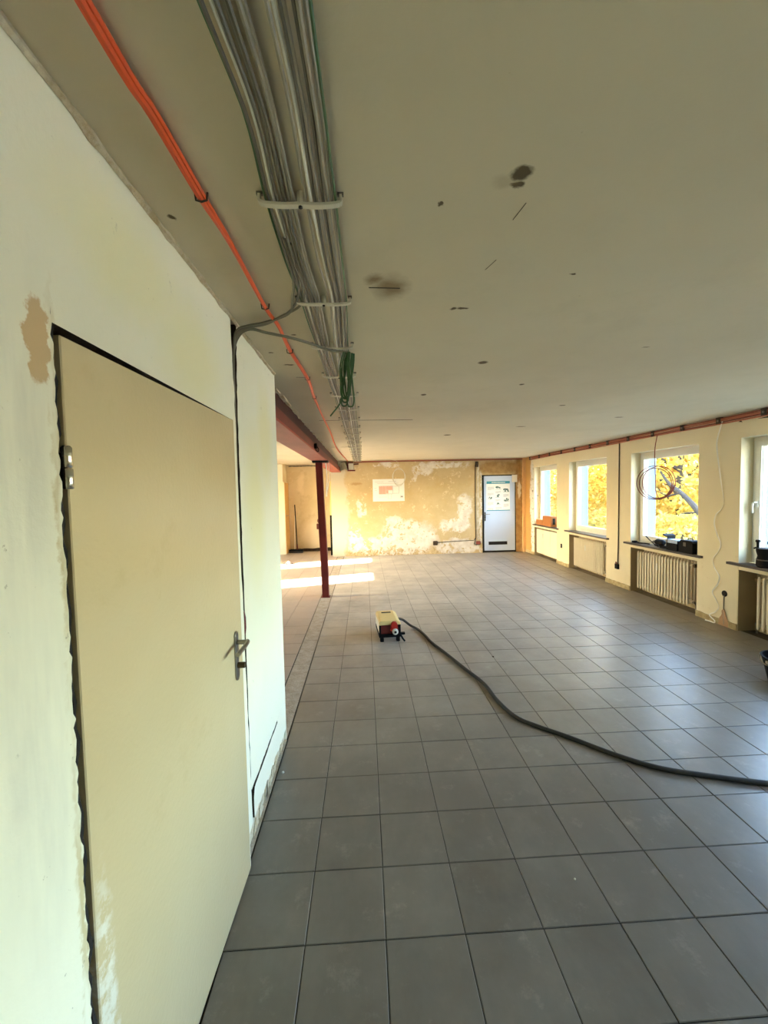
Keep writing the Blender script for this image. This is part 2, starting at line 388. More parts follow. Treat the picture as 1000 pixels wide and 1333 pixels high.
MAT['post'] = rust('red_primer_post', (98, 28, 22), (120, 38, 28))
def make_doorpaint():
    a = M('beige_gloss_paint', rough=.2, spec=.45); wv = a.warped(.05, 14)
    c = a.mix(a.ramp(a.noise(1.1, 3), .3, .7), srgb(206, 186, 144), srgb(213, 195, 155))
    x, y, z = a.sep()
    worn = a.math('MULTIPLY', a.blobs(wv, [((-.57, .86, .55), (.1, .03, .3)), ((-.57, .85, .15), (.1, .015, .3))], .3), a.ramp(a.noise(20, 5, .7), .42, .55))
    c = a.mix(worn, c, srgb(232, 226, 206))
    c = a.mix(a.ramp(a.noise(16, 4, .7), .745, .76), c, srgb(238, 232, 212))
    c = a.mix(a.math('MULTIPLY', a.ramp(a.noise(5, 6, .7), .6, .72), .14), c, srgb(170, 146, 100))
    a.col(c); a.bump(a.noise(70, 2, .5), .22, .003); return a.mat
MAT['door'] = make_doorpaint()
def make_glass():
    mt = bpy.data.materials.new('window_glass'); mt.use_nodes = True; n = mt.node_tree; n.nodes.clear()
    o = n.nodes.new('ShaderNodeOutputMaterial'); t = n.nodes.new('ShaderNodeBsdfTransparent'); g = n.nodes.new('ShaderNodeBsdfGlossy')
    g.inputs['Roughness'].default_value = .02; t.inputs[0].default_value = (.93, .95, .94, 1)
    mx = n.nodes.new('ShaderNodeMixShader'); lw = n.nodes.new('ShaderNodeLayerWeight'); lw.inputs[0].default_value = .5
    pw = n.nodes.new('ShaderNodeMath'); pw.operation = 'POWER'; pw.inputs[1].default_value = 5; n.links.new(lw.outputs['Facing'], pw.inputs[0])
    mr = n.nodes.new('ShaderNodeMapRange'); mr.inputs['To Min'].default_value = .03; mr.inputs['To Max'].default_value = .6; n.links.new(pw.outputs[0], mr.inputs[0])
    n.links.new(mr.outputs[0], mx.inputs[0]); n.links.new(t.outputs[0], mx.inputs[1]); n.links.new(g.outputs[0], mx.inputs[2]); n.links.new(mx.outputs[0], o.inputs[0]); return mt
MAT['glass'] = make_glass()
def make_leaf():
    a = M('autumn_leaf', rough=.6, spec=.2)
    inf = a.n('NewGeometry'); r = a.ramp(inf.outputs['Random Per Island'], 0, 1)
    c = a.mix(a.ramp(r, .1, .6), srgb(206, 164, 72), srgb(214, 194, 96)); c = a.mix(a.ramp(r, .7, 1), c, srgb(196, 188, 116))
    patch = a.ramp(a.noise(.7, 3), .55, .72); c = a.mix(a.math('MULTIPLY', patch, .5), c, srgb(206, 140, 88))
    a.col(c)
    tr = a.n('BsdfTranslucent'); a.l(c, tr.inputs[0]); mx = a.n('MixShader'); mx.inputs[0].default_value = .4
    out = a.nt.nodes['Material Output']; a.l(a.p.outputs[0], mx.inputs[1]); a.l(tr.outputs[0], mx.inputs[2]); a.l(mx.outputs[0], out.inputs[0]); return a.mat
MAT['leaf'] = make_leaf()
def make_ground():
    a = M('pale_bounce_ground', rough=.95, spec=.1); c = a.mix(a.ramp(a.noise(2, 6, .7), .4, .6), srgb(178, 176, 166), srgb(196, 190, 170))  # ground kept pale to bounce extra light up into the room
    a.col(c); a.bump(a.noise(20, 4), .5, .05); return a.mat
MAT['ground'] = make_ground()

# ------------------------------------------------------------------ floor
GX, GY, TS = -.258, 1.4617, .3
floor = struct('floor', MB().box(LX-.3, WX, YB-.2, YS+.2, -.25, -.004), MAT['grout'])
# tiles: the 300 that show largest are parts of their own; the rest are one joined field
def tile_mb(hx, hy):
    t = MB(); b = .0022; top = .0; lo = -.006
    v = [(-hx, -hy, lo), (hx, -hy, lo), (hx, hy, lo), (-hx, hy, lo), (-hx, -hy, top-b), (hx, -hy, top-b), (hx, hy, top-b), (-hx, hy, top-b),
         (-hx+b, -hy+b, top), (hx-b, -hy+b, top), (hx-b, hy-b, top), (-hx+b, hy-b, top)]
    f = [(8, 9, 10, 11)]
    for i in range(4):
        j = (i+1) % 4; f += [(i, j, j+4, i+4), (i+4, j+4, j+8, i+8)]
    return t.add(v, f)
tile_me = mesh('tile', tile_mb(TS/2-.0018, TS/2-.0018), MAT['tile'])
def project(p):
    q = Vector(p)-Vector((0, 0, H_EYE)); z = q.dot(cf)
    return None if z < .3 else (500+538.6*q.dot(cr)/z, 666.5-538.6*q.dot(cu)/z, z)
cells = []
for i in range(-1, 15):
    for j in range(-14, 31):
        cx, cy = GX+TS*(i+.5), GY+TS*(j+.5)
        if cy+TS/2 > YF or cy-TS/2 < YB: continue
        vis = 0
        for dx in (-.5, 0, .5):
            for dy in (-.5, 0, .5):
                pr = project((cx+dx*TS, cy+dy*TS, 0))
                if pr and 0 <= pr[0] <= 1000 and 0 <= pr[1] <= 1333: vis = max(vis, 1/pr[2]**3)
        cells.append((vis, cx, cy))
cells.sort(reverse=True); rest = MB()
for k, (vis, cx, cy) in enumerate(cells):
    if k < 300 and vis > 0:
        o = obj('tile', tile_me, None, floor, loc=(cx, cy, rng.uniform(-.0006, .0006)))
        o.rotation_euler = (rng.uniform(-.0012, .0012), rng.uniform(-.0012, .0012), 0)
    else:
        t = tile_mb(TS/2-.0018, TS/2-.0018); rest.add([(x+cx, y+cy, z) for x, y, z in t.v], t.f)
# narrow cut tiles against the far wall
for i in range(-1, 15):
    cx = GX+TS*(i+.5); y0 = GY+TS*30; hy = (YF-y0)/2
    if hy > .01:
        t = tile_mb(TS/2-.0018, hy-.002); rest.add([(x+cx, y+y0+hy, z) for x, y, z in t.v], t.f)
f2 = obj('tile_field', rest, MAT['tile'], floor); f2['kind'] = 'stuff'
sf = MB()
for i in range(14):
    for j in range(0, 32):
        cx, cy = -.735-TS*(i+.5), YE+TS*(j+.5)-.3
        if cy+TS/2 > YS: continue
        t = tile_mb(TS/2-.0015, TS/2-.0015); sf.add([(x+cx, y+cy, z) for x, y, z in t.v], t.f)
f3 = obj('side_room_tile_field', sf, MAT['tile2'], floor); f3['kind'] = 'stuff'
# screed strip where the wall between the rooms was taken out (a dark joint on both sides)
sp = MB(); y = YE
while y < YF-.02:
    l = random.uniform(.35, .9); y1 = min(y+l, YF-.02)
    sp.box(-.725, -.568, y+.003, y1, -.012, -.003+random.uniform(0, .003)); y = y1
strip = obj('screed_strip', sp, MAT['screed'], floor)

# ------------------------------------------------------------------ ceiling
ceiling = struct('ceiling', MB().box(LX-.35, WX, YB-.3, YS+.3, ZC, ZC+.28), MAT['ceil'])
struct('sun_block_upper', MB().box(LX-.35, WX+.0, YB-.3, YS+.3, ZC+.281, 8.4), MAT['reveal'])  # unseen mass added on top to keep low sun off the trees
struct('sun_block_wing', MB().box(LX-.35, WX, YS+.31, 44, -.7, 5.6), MAT['reveal'])  # unseen mass added past the far end to shade the farther trees
sm = MB()
for (y0, x0, x1) in ((4.55, -.47, .55),): sm.tube([(x0, y0, ZC-.001), ((x0+x1)/2, y0+.02, ZC-.001), (x1, y0+.03, ZC-.001)], .003, 4)
for (y0, x0, x1) in ((1.62, .035, .155), (7.27, -.56, -.2), (2.85, -.44, -.37)): sm.tube([(x0, y0, ZC-.001), (x1, y0+.005, ZC-.001)], .0018, 4)
sm.tube([(.459, 1.149, ZC-.0005), (.448, 1.22, ZC-.0005)], .0011, 4); sm.tube([(.466, 1.427, ZC-.0005), (.447, 1.491, ZC-.0005)], .0011, 4)
each('seam_line', sm, MAT['wire'], ceiling)
# ragged plaster bead along the left wall / ceiling line
bead = MB(); pts = []; y = YB
while y < YE:
    pts.append((XL+.004, y, ZC-.004+random.uniform(-.004, .003))); y += .05
bead.tube(pts, lambda t: .006+.005*abs(math.sin(t*83)+.6*math.sin(t*197)), 5)
struct('trim_1', bead, MAT['raw'])

# ------------------------------------------------------------------ left wall, its door and its chases
def jag(p0, p1, n, amp, seed):
    """broken plaster edge between two points of a 2-D outline"""
    rr = random.Random(seed); out = []
    d = Vector((p1[0]-p0[0], p1[1]-p0[1])); L = d.length; nrm = Vector((-d.y, d.x))/L
    for i in range(n+1):
        t = i/n; a = amp*(rr.random()*2-1) if 0 < i < n else 0
        out.append((p0[0]+d.x*t+nrm.x*a, p0[1]+d.y*t+nrm.y*a))
    return out
T = .025; XC = XL-T
wl = MB()
DH, DY0, DY1 = 1.998, .812, 1.812
CH0, CH1 = 1.906, 1.934                                   # the chase
core = MB().box(XL-.22, XC, YB, DY0, 0, ZC).box(XL-.22, XC, DY1, YE, 0, ZC).box(XL-.22, XC, DY0, DY1, DH, ZC)
wl.add(core.v, core.f, 1)
poly = [(YB, 0), (DY0-.008, 0)]+jag((DY0-.008, 0), (DY0-.004, DH+.03), 150, .0045, 1)+[(DY0-.004, ZC), (YB, ZC)]
wl.prism(poly, 'x', XC, XL, 0, 1)
poly = [(DY0-.004, DH+.0), (1.83, DH)]+[(CH0-.02, DH)]+jag((CH0, DH), (CH0-.022, ZC), 12, .006, 2)+[(DY0-.004, ZC)]
wl.prism(poly, 'x', XC, XL, 0, 1)
poly = [(DY1+.004, .09)]+jag((DY1+.004, .09), (CH0+.03, .1), 4, .008, 9)+jag((CH0+.022, .2), (CH0+.006, 1.0), 22, .004, 3)+jag((CH0+.008, 1.0), (CH0-.006, 1.6), 14, .005, 4)+jag((CH0, 1.6), (CH0-.002, DH), 8, .003, 5)+[(DY1+.004, DH)]
wl.prism(poly, 'x', XC, XL)
top = [(CH1-.002, .262)]+jag((CH1-.002, .262), (2.515, .272), 20, .004, 6)+[(YE, .272), (YE, ZC)]+jag((CH1+.035, ZC), (CH1+.012, 2.1), 10, .008, 7)+jag((CH1+.006, 2.05), (CH1-.006, .27), 45, .004, 8)
wl.prism(top, 'x', XC, XL, 0, 1)
bot = jag((CH1+.03, .10), (YE, .075), 30, .012, 11)+[(YE, .2718), (2.515, .2718)]+jag((2.515, .258), (1.985, .238), 16, .004, 12)+[(1.965, .2)]
wl.prism(bot, 'x', XC, XL, 0, 1)
wl.box(XL-.22, XL-.0005, YE, YE+.018, 0, ZC)
wall_left = struct('wall_left', wl, [MAT['left'], MAT['core']])
sk_ = MB(); sk_.prism([(DY1+.03, 0)]+[(YE, 0)]+jag((YE, .085), (DY1+.03, .115), 34, .006, 13), 'x', XC, XC+.012)
for k in range(9):
    yy = random.uniform(1.95, YE-.05); sk_.prism(jag((yy, 0), (yy+random.uniform(.03, .10), 0), 2, 0, k)+[(yy+.05, random.uniform(.03, .08)), (yy+.01, random.uniform(.02, .06))], 'x', XC+.01, XC+.018)
struct('baseboard_left', sk_, MAT['raw'])
# foam / torn filling beside the door
obj('mortar_strip', MB().box(XC+.012, GX-TS-.006, YB, YE, -.02, -.0015), MAT['screed'], floor)
fm = MB(); pts = [(XL-.012, DY0+.004+random.uniform(-.005, .004), z) for z in np.arange(.02, 2.0, .025)]
fm.tube(pts, lambda t: .005+.006*abs(math.sin(t*71)*math.sin(t*29)), 5)

door = struct_empty('door_1', (XL, DY0, 0))
obj('filling_foam', MB().add([(x-XL, y-DY0, z) for x, y, z in fm.v], fm.f), MAT['foam'], door)
def L(mb): return MB().add([(x-XL, y-DY0, z) for x, y, z in mb.v], mb.f, 0)
fr = MB().box(XL-.20, XL-.06, DY0+.001, DY0+.012, 0, DH-.001).box(XL-.2, XL-.06, DY1-.012, DY1-.001, 0, DH-.001).box(XL-.2, XL-.06, DY0+.012, DY1-.012, DH-.012, DH-.001)
obj('frame_rebate', L(fr), MAT['dark'], door)
obj('dark_backing', L(MB().box(XL-.215, XL-.2, DY0+.001, DY1-.001, 0, DH-.001)), MAT['dark'], door)
# leaf: hinged at the left, standing slightly proud on the latch side
leaf_root_x, leaf_root_y = -.574, .834
ang = math.atan2(.030, .952)
leaf = MB().box(-.04, 0, 0, .955, .008, 1.985)
lf = obj('leaf', leaf, MAT['door'], door, bevel=.0025, loc=(leaf_root_x-XL, leaf_root_y-DY0, 0)); lf.rotation_euler = (0, 0, -ang)
reb = MB().box(-.055, -.042, .015, .945, .012, 1.975)
obj('leaf_edge', reb, MAT['door'], lf)
stripw = MB().box(-.036, -.002, .9555, .962, .01, 1.97); obj('worn_white_edge', stripw, MAT['left'], lf)
hg = MB().lathe([(.0085, 0), (.0095, .002), (.0095, .038), (.0085, .0395)], 14, (.004, -.006, 1.69)).lathe([(.0085, .0415), (.0095, .043), (.0095, .079), (.007, .083)], 14, (.004, -.006, 1.69))
hg.box(-.03, .004, -.006, .006, 1.70, 1.76)
obj('hinge', hg, MAT['chrome'], lf, smooth=True)
hg2 = MB().lathe([(.0085, 0), (.0095, .002), (.0095, .079), (.007, .083)], 14, (.004, -.006, .25)).box(-.03, .004, -.006, .006, .26, .32)
obj('hinge', hg2, MAT['chrome'], lf, smooth=True)
# long plate with lever and lock cylinder
pl = MB(); prof = []
for k in range(9): a = PI*k/8; prof.append((.018*math.cos(a), .085+.018*math.sin(a)))
for k in range(9): a = PI+PI*k/8; prof.append((.018*math.cos(a), -.085+.018*math.sin(a)))
pl.prism([(p+.875, q+1.005) for p, q in prof], 'x', 0, .007)
plate = obj('handle_plate', pl, MAT['metal'], lf, bevel=.002)
lv = MB().tube([(.005, .875, 1.062), (.052, .875, 1.062)], .0095, 12)
lv.tube(smooth_path([(.046, .885, 1.062), (.052, .868, 1.0635), (.053, .82, 1.060), (.050, .752, 1.056)], 4), .0088, 10)
obj('lever', lv, MAT['metal'], plate, smooth=True)
cy = MB().lathe([(.0125, .006), (.0125, .034), (.011, .036)], 16, (0, .876, .965), 'x'); obj('lock_cylinder', cy, MAT['brass'], plate, smooth=True)

# ------------------------------------------------------------------ window wall
wr = MB()
ys = [YB]+[v for a, b in sorted(WIN) for v in (a, b)]+[YS]
NB = 4.42                                                # back of the radiator niches
for k in range(0, len(ys)-1, 2): wr.box(XR, WX, ys[k], ys[k+1], 0, ZC)          # piers
for a, b in sorted(WIN):
    wr.box(XR, WX, a, b, HEAD, ZC)
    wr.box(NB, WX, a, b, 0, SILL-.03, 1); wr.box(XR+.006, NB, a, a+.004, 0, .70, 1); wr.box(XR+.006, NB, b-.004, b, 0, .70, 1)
    wr.box(XR+.004, NB, a, b, .70, SILL-.032)
wall_right = struct('wall_right', wr, [MAT['right'], simple('shaded_niche_plaster', (158, 142, 112), .9, var=.12, scale=6, bump=.2, obj=False)])  # niche tone darkened to paint in shade behind the radiator columns
bb = MB(); bn = MB()
for k in range(0, len(ys)-1, 2):
    y0, y1 = ys[k], min(ys[k+1], YF)
    p = [(y0, 0), (y1, 0)]+jag((y1, .072), (y0, .072), max(4, int((y1-y0)/.06)), .006, 30+k); bb.prism(p, 'x', XR-.012, XR+.001)
for a, b in WIN: bn.box(NB-.012, NB, a, b, 0, .07)
for o in each('baseboard_right', bb, MAT['skirt'])+each('baseboard_right', bn, MAT['skirt']): o['kind'] = 'structure'

def window(n, a, b, x0=4.345, sgn=1, handle=False):
    w_ = struct_empty('window_%d' % n, (x0, (a+b)/2, SILL)); W = (b-a)/2; Hh = HEAD-SILL
    def X(u): return sgn*u
    def ringbox(u0, u1, o, i_, bot=None):
        mb = MB(); bt = bot if bot is not None else i_
        mb.box(X(u0), X(u1), -W+o, -W+i_, o, Hh-o); mb.box(X(u0), X(u1), W-i_, W-o, o, Hh-o)
        mb.box(X(u0), X(u1), -W+i_, W-i_, o, bt); mb.box(X(u0), X(u1), -W+i_, W-i_, Hh-i_, Hh-o); return mb
    obj('frame', ringbox(.0, .07, .002, .045, .05), MAT['white'], w_, bevel=.003)
    obj('sash', ringbox(-.014, .055, .047, .105, .115), MAT['white'], w_, bevel=.004)
    obj('gasket', ringbox(.010, .03, .1052, .109, .119), MAT['clamp'], w_)
    obj('pane', MB().box(X(.018), X(.024), -W+.1055, W-.1055, .1155, Hh-.1055), MAT['glass'], w_)
    if sgn > 0: each('outer_reveal', MB().box(.076, WX+.004-x0, W-.012, W-.0005, 0, Hh).box(.076, WX+.004-x0, -W+.0005, -W+.012, 0, Hh), MAT['reveal'], w_)
    if handle:
        h = MB(); yy = W-.078; h.box(X(-.026), X(-.0142), yy-.014, yy+.014, .63, .70); h.tube([(X(-.02), yy, .68), (X(-.05), yy, .68)], .009, 8)
        h.tube(smooth_path([(X(-.05), yy-.004, .683), (X(-.056), yy+.012, .672), (X(-.056), yy+.02, .63), (X(-.054), yy+.02, .565)], 4), .0105, 8)
        obj('handle', h, MAT['white'], w_, smooth=True)
    return w_
for i, (a, b) in enumerate(WIN): window(i+1, a, b, handle=(i == 3))
for i, (a, b) in enumerate(WIN):                         # stone sills
    l = (.0 if i == 0 else .11)
    s_ = MB().box(XR-.05, XR-.0005, a-.09, b+l, SILL-.03, SILL-.002).box(XR-.0005, 4.344, a+.001, b-.001, SILL-.03, SILL-.002)
    o = obj('window_sill', s_, MAT['stone'], bevel=.003); 
    nm = ['at the far end of the window wall, under the cardboard boxes', 'bare and empty, second window from the far end', 'under the window with the black tools',
          'under the window with the white handle, at the right picture edge', 'behind the right picture edge', 'beside the camera'][i]
    tag(o, 'dark stone window sill '+nm, 'window sill', 'stone sills of the window wall')

# ------------------------------------------------------------------ radiators
def section_mb():
    s = MB()
    for u, q in ((-.05, 1), (.05, .6)):
        s.lathe([(.004, .0), (.011*q, .008), (.0145*q, .03), (.0145*q, .56), (.011*q, .582), (.004, .59)], 10, (u, 0, 0))
    for z in (.045, .545): s.lathe([(.014, -.029), (.024, -.012), (.024, .012), (.014, .029)], 10, (0, 0, z), 'y')
    for z in (.03, .535): s.box(-.05, .05, -.009, .009, z, z+.03)
    return s
sec_me = mesh('radiator_section', section_mb(), MAT['radi'], smooth=True)
def radiator(a, b, n, label, ends, xc=4.325):
    p = .0585; L_ = n*p; y0 = b-.055-L_
    t = thing('radiator', label, 'radiator', (xc, y0+L_/2, 0), 0, 'column radiators under the windows')
    for k in range(n): obj('radiator_section', sec_me, None, t, loc=(0, -L_/2+p*(k+.5), .062))
    mt = MB().box(-.0755, -.062, L_/2-p*8-.014, L_/2-p*8+.014, .43, .53); obj('heat_meter', mt, MAT['white'], t, bevel=.003)
    for e in ends:
        v = MB(); sy = L_/2*e
        v.tube([(0, sy, .6), (0, sy+e*.045, .6)], .012, 8); v.lathe([(.02, -.02), (.024, -.015), (.024, .02), (.02, .028)], 12, (0, sy+e*.035, .6), 'x')
        obj('valve', v, MAT['brass'], t, smooth=True)
        v = MB(); v.tube([(0, sy, .107), (0, sy+e*.04, .107), (.01, sy+e*.044, .09), (.012, sy+e*.044, 0)], .010, 8); v.lathe([(.018, -.015), (.018, .015)], 10, (0, sy+e*.03, .107), 'y')
        obj('return_pipe', v, MAT['metal'], t, smooth=True)
    br = MB().box(.07, NB-xc+.002, -L_/2+p*3, -L_/2+p*3+.02, .5, .53).box(.07, NB-xc+.002, L_/2-p*3-.02, L_/2-p*3, .5, .53).box(.05, NB-xc+.002, -L_/2+p*3, -L_/2+p*3+.02, .10, .13).box(.05, NB-xc+.002, L_/2-p*3-.02, L_/2-p*3, .10, .13)
    each('wall_bracket', br, MAT['metal'], t)
    return t
radiator(*WIN[1], 18, 'cream column radiator under the bare sill, second from the far end', (1, -1))
radiator(*WIN[2], 18, 'cream column radiator under the window sill with the black tools', (-1,))
radiator(WIN[3][0], WIN[3][1]-.09, 18, 'cream column radiator cut off by the right picture edge', (1, -1))
# flat panel radiator in the far niche
a, b = WIN[0]; t = thing('panel_radiator', 'flat cream panel radiator in the farthest window niche', 'radiator', (4.29, (a+b)/2, 0))
W = (b-a)/2-.03; fp = MB()
x = -W
nsl = 3
for k in range(nsl):
    y0 = -W+2*W*k/nsl; fp.box(-.05, -.036, y0+.003, y0+2*W/nsl-.003, .075, .66)
obj('front_panel', fp, MAT['radi'], t, bevel=.003)
obj('body', MB().box(-.036, .05, -W, W, .08, .655), MAT['radi'], t, bevel=.004)
obj('heat_meter', MB().box(-.062, -.05, W-.36, W-.335, .47, .56), MAT['white'], t, bevel=.003)
each('wall_bracket', MB().box(.05, NB-4.29+.001, -.4, -.37, .2, .6).box(.05, NB-4.29+.001, .37, .4, .2, .6), MAT['metal'], t)
obj('valve', MB().tube([(0, W, .6), (0, W+.03, .6)], .01, 8), MAT['brass'], t, smooth=True); obj('return_pipe', MB().tube([(0, W-.04, .09), (0, W-.04, 0)], .009, 8), MAT['metal'], t, smooth=True)

# ------------------------------------------------------------------ far wall, corner, behind the camera, side room
fw = MB(); FD0, FD1, FDH = 3.06, 3.96, 2.03
fw.box(-.85, FD0, YF, YF+.2, 0, ZC).box(FD1, XR, YF, YF+.2, 0, ZC).box(FD0, FD1, YF, YF+.2, FDH, ZC)
struct('wall_far', fw, MAT['far'])
struct('wall_far_return', MB().box(-.85, -.65, YF+.2, YS, 0, ZC), MAT['cream'])
struct('trim_2', MB().box(4.125, 4.199, YF-.06, YF-.0005, 0, ZC), simple('tan_corner_post', (226, 186, 134), .7, var=.06, scale=6, obj=False))
struct('wall_back', MB().box(LX, XR, YB-.2, YB, 0, ZC), MAT['cream'])
struct('wall_side_far', MB().box(LX-.3, -.65, YS, YS+.2, 0, ZC), MAT['side'])
ws = MB(); ys2 = [YB]+[v for q in LWIN for v in q]+[YS]
for k in range(0, len(ys2)-1, 2): ws.box(LX-.3, LX, ys2[k], ys2[k+1], 0, ZC)
for a, b in LWIN: ws.box(LX-.3, LX, a, b, 0, SILL).box(LX-.3, LX, a, b, HEAD, ZC)
struct('wall_side_left', ws, MAT['cream'])
for i, (a, b) in enumerate(LWIN): window(7+i, a, b, x0=LX-.14, sgn=-1)
# stub wall of the side room with a door leaf seen edge-on
struct('wall_side_stub', MB().box(-2.6, -2.19, 11.3, YS, 0, ZC), MAT['cream'])
d3 = struct_empty('door_3', (-2.19, 11.3, 0))
obj('leaf', MB().box(.003, .045, .02, .53, .01, 1.95), MAT['wood'], d3, bevel=.003)
obj('frame', MB().box(.0015, .03, .0, .018, 0, 1.97).box(.0015, .03, .532, .546, 0, 1.97).box(.0015, .03, .0, .546, 1.955, 1.97), MAT['cream'], d3)
h3 = MB().lathe([(.02, 0), (.02, .008)], 12, (.045, .09, 1.05), 'x').tube([(.045, .09, 1.05), (.09, .09, 1.05), (.095, .10, 1.05), (.095, .2, 1.05)], .008, 8); obj('handle', h3, MAT['metal'], d3, smooth=True)
sb = MB().prism([(-2.14, 0), (-.86, 0)]+jag((-.86, .09), (-2.14, .07), 20, .012, 55), 'y', YS-.012, YS); struct('baseboard_side_far', sb, MAT['core'])

# far door
d2 = struct_empty('door_2', (FD0, YF, 0))
obj('frame', MB().box(.001, .03, -.004, .09, 0, FDH-.001).box(.87, .899, .02, .09, 0, FDH-.001).box(.03, .87, .02, .09, 2.0, FDH-.001).box(.001, .899, .1, .11, 0, FDH-.001), MAT['dark'], d2)
lf2 = obj('leaf', MB().box(.052, .872, .005, .045, .045, 2.0), MAT['doorw'], d2, bevel=.004)
g = MB().box(.165, .66, .001, .0048, .20, .285)
for k in range(4): g.box(.17, .655, -.003, .003, .208+k*.019, .216+k*.019)
obj('vent_grille', g, MAT['dark'], lf2)
h2 = MB().box(.062, .090, -.003, .0048, .83, 1.06); pl2 = obj('handle_plate', h2, MAT['black'], lf2, bevel=.003)
hh = MB().tube([(.069, 0, 1.01), (.069, -.045, 1.01), (.085, -.05, 1.01), (.19, -.05, 1.008)], .008, 8); obj('lever', hh, MAT['metal'], pl2, smooth=True)
hk = MB().lathe([(.016, 0), (.016, .03)], 12, (.069, -.034, .93), 'y'); obj('lock_cylinder', hk, MAT['black'], pl2, smooth=True)
obj('corner_cover', MB().box(.79, .93, -.012, -.0006, 1.83, 2.02), MAT['paper'], d2, bevel=.002)

def sheet(mb, mat, name, parent): return obj(name, mb, mat, parent)
po = thing('poster', 'white poster with teal bands and small dark pictures on the far door', 'poster', (3.17+.005, YF+.0035, 1.09))
PW, PH = .62, .78
obj('poster_sheet', MB().box(0, PW, -.002, .001, 0, PH), MAT['paper'], po)
each('teal_band', MB().box(.005, PW, -.0035, -.0021, PH-.075, PH-.005).box(.005, PW, -.0035, -.0021, .0, .022), MAT['teal'], po)
txt = MB()
for k in range(14): txt.box(.14+k*.026, .14+k*.026+.018, -.0042, -.0036, PH-.052, PH-.03)
obj('title_line', txt, MAT['paper'], po)
rr = random.Random(3)
for (px, pz, pw, ph) in ((.24, .56, .15, .09), (.44, .49, .17, .10), (.24, .35, .11, .09), (.05, .30, .10, .08), (.46, .24, .14, .11), (.26, .16, .11, .07)):
    pics = MB().box(px, px+pw, -.0026, -.0021, pz, pz+.006)
    for k in range(7):
        qx = px+rr.random()*pw*.8; qz = pz+rr.random()*ph*.6; pics.box(qx, qx+pw*.2, -.0032-k*.0001, -.0021, qz, qz+ph*rr.uniform(.2, .45))
    obj('picture', pics, MAT['dkgreen'], po)
tx = MB()
for (px, pz, n, wd) in ((.03, .62, 5, .17), (.03, .46, 4, .16), (.03, .22, 5, .15), (.24, .50, 3, .14), (.45, .42, 4, .14), (.24, .09, 4, .16), (.45, .17, 5, .14), (.03, .07, 4, .15), (.24, .29, 3, .13)):
    for k in range(n): tx.box(px, px+wd*(1 if k < n-1 else .6), -.0027, -.0021, pz-k*.018, pz-k*.018+.005)
each('text_line', tx, MAT['ink'], po)

pp = thing('floor_plan_sheet', 'white floor plan sheet with pink rooms pinned on the peeling wall', 'plan', (.218, YF-.0005, 1.402))
PW, PH = .815, .572
obj('paper_sheet', MB().box(0, PW, -.003, 0, 0, PH), MAT['paper'], pp)
obj('pink_rooms', MB().box(.165, .335, -.0045, -.0032, .19, .385).box(.34, .50, -.0045, -.0032, .29, .385).box(.34, .40, -.0045, -.0032, .2, .285), MAT['pink'], pp)
ln = MB()
def rect(x0, z0, x1, z1, t_=.005):
    ln.box(x0, x1, -.0055, -.0046, z0, z0+t_); ln.box(x0, x1, -.0055, -.0046, z1, z1+t_); ln.box(x0, x0+t_, -.0055, -.0046, z0, z1); ln.box(x1, x1+t_, -.0055, -.0046, z0, z1)
rect(.16, .185, .51, .39); rect(.51, .2, .67, .38); rect(.22, .185, .28, .39, .003); rect(.34, .28, .5, .39, .003); rect(.39, .06, .47, .2, .003)
for (x0, x1, z) in ((.15, .36, .11), (.06, .28, .5), (.4, .6, .51), (.12, .66, .46), (.04, .11, .28), (.04, .1, .34)): ln.box(x0, x1, -.0055, -.0046, z, z+.004)
for k in range(5): ln.box(.70, .78, -.0055, -.0046, .09+k*.012, .094+k*.012)
ln.box(.72, .77, -.0055, -.0046, .10, .125)
obj('plan_line', ln, MAT['ink'], pp)

# ------------------------------------------------------------------ beam and post
bm_ = thing('steel_beam', 'dark red primed steel beam under the ceiling between the rooms', 'beam', (-.7, (YE+YF)/2, 2.168))
hl = (YF-YE)/2-.022
obj('lower_flange', MB().box(-.125, .118, -hl, hl, 0, .02), MAT['beam'], bm_, bevel=.003)
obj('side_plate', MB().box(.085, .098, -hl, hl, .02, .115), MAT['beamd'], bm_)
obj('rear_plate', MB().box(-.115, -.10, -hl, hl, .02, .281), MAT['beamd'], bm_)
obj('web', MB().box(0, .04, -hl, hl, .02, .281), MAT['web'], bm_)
rg = MB()
for k in range(60):
    yy = random.uniform(-hl, hl); l = random.uniform(.05, .2); d = random.uniform(.004, .014)
    rg.prism([(yy, .281), (min(yy+l, hl), .281), (min(yy+l*.7, hl), .281-d), (yy+l*.2, .281-d*.8)], 'x', .0405, .05+random.uniform(.0, .03))
each('plaster_remnant', rg, MAT['raw'], bm_)
pt = thing('steel_post', 'dark red primed steel post standing on the screed strip', 'post', (-.655, 6.6, -.004))
pm = MB(); w_ = .052
zs = [0, .35, .75, 1.05, 1.4, 2.135]; off = [(0, 0), (-.003, 0), (-.012, 0), (-.022, 0), (-.032, 0), (-.05, 0)]; hw = [.052, .055, .056, .058, .054, .052]
v = []; f = []
for z, (ox, oy), h in zip(zs, off, hw):
    for sx, sy in ((-1, -1), (1, -1), (1, 1), (-1, 1)): v.append((ox+sx*h, oy+sy*.055, z+.006))
for k in range(len(zs)-1):
    for i in range(4): j = (i+1) % 4; f.append((k*4+i, k*4+j, k*4+4+j, k*4+4+i))
f += [(3, 2, 1, 0), tuple(range(len(v)-4, len(v)))]
obj('shaft', pm.add(v, f), MAT['post'], pt, bevel=.004)
obj('base_plate', MB().box(-.07, .07, -.07, .07, 0, .008), MAT['post'], pt)
obj('head_plate', MB().box(-.15, .10, -.07, .07, 2.141, 2.1715), MAT['dark'], pt, bevel=.002)
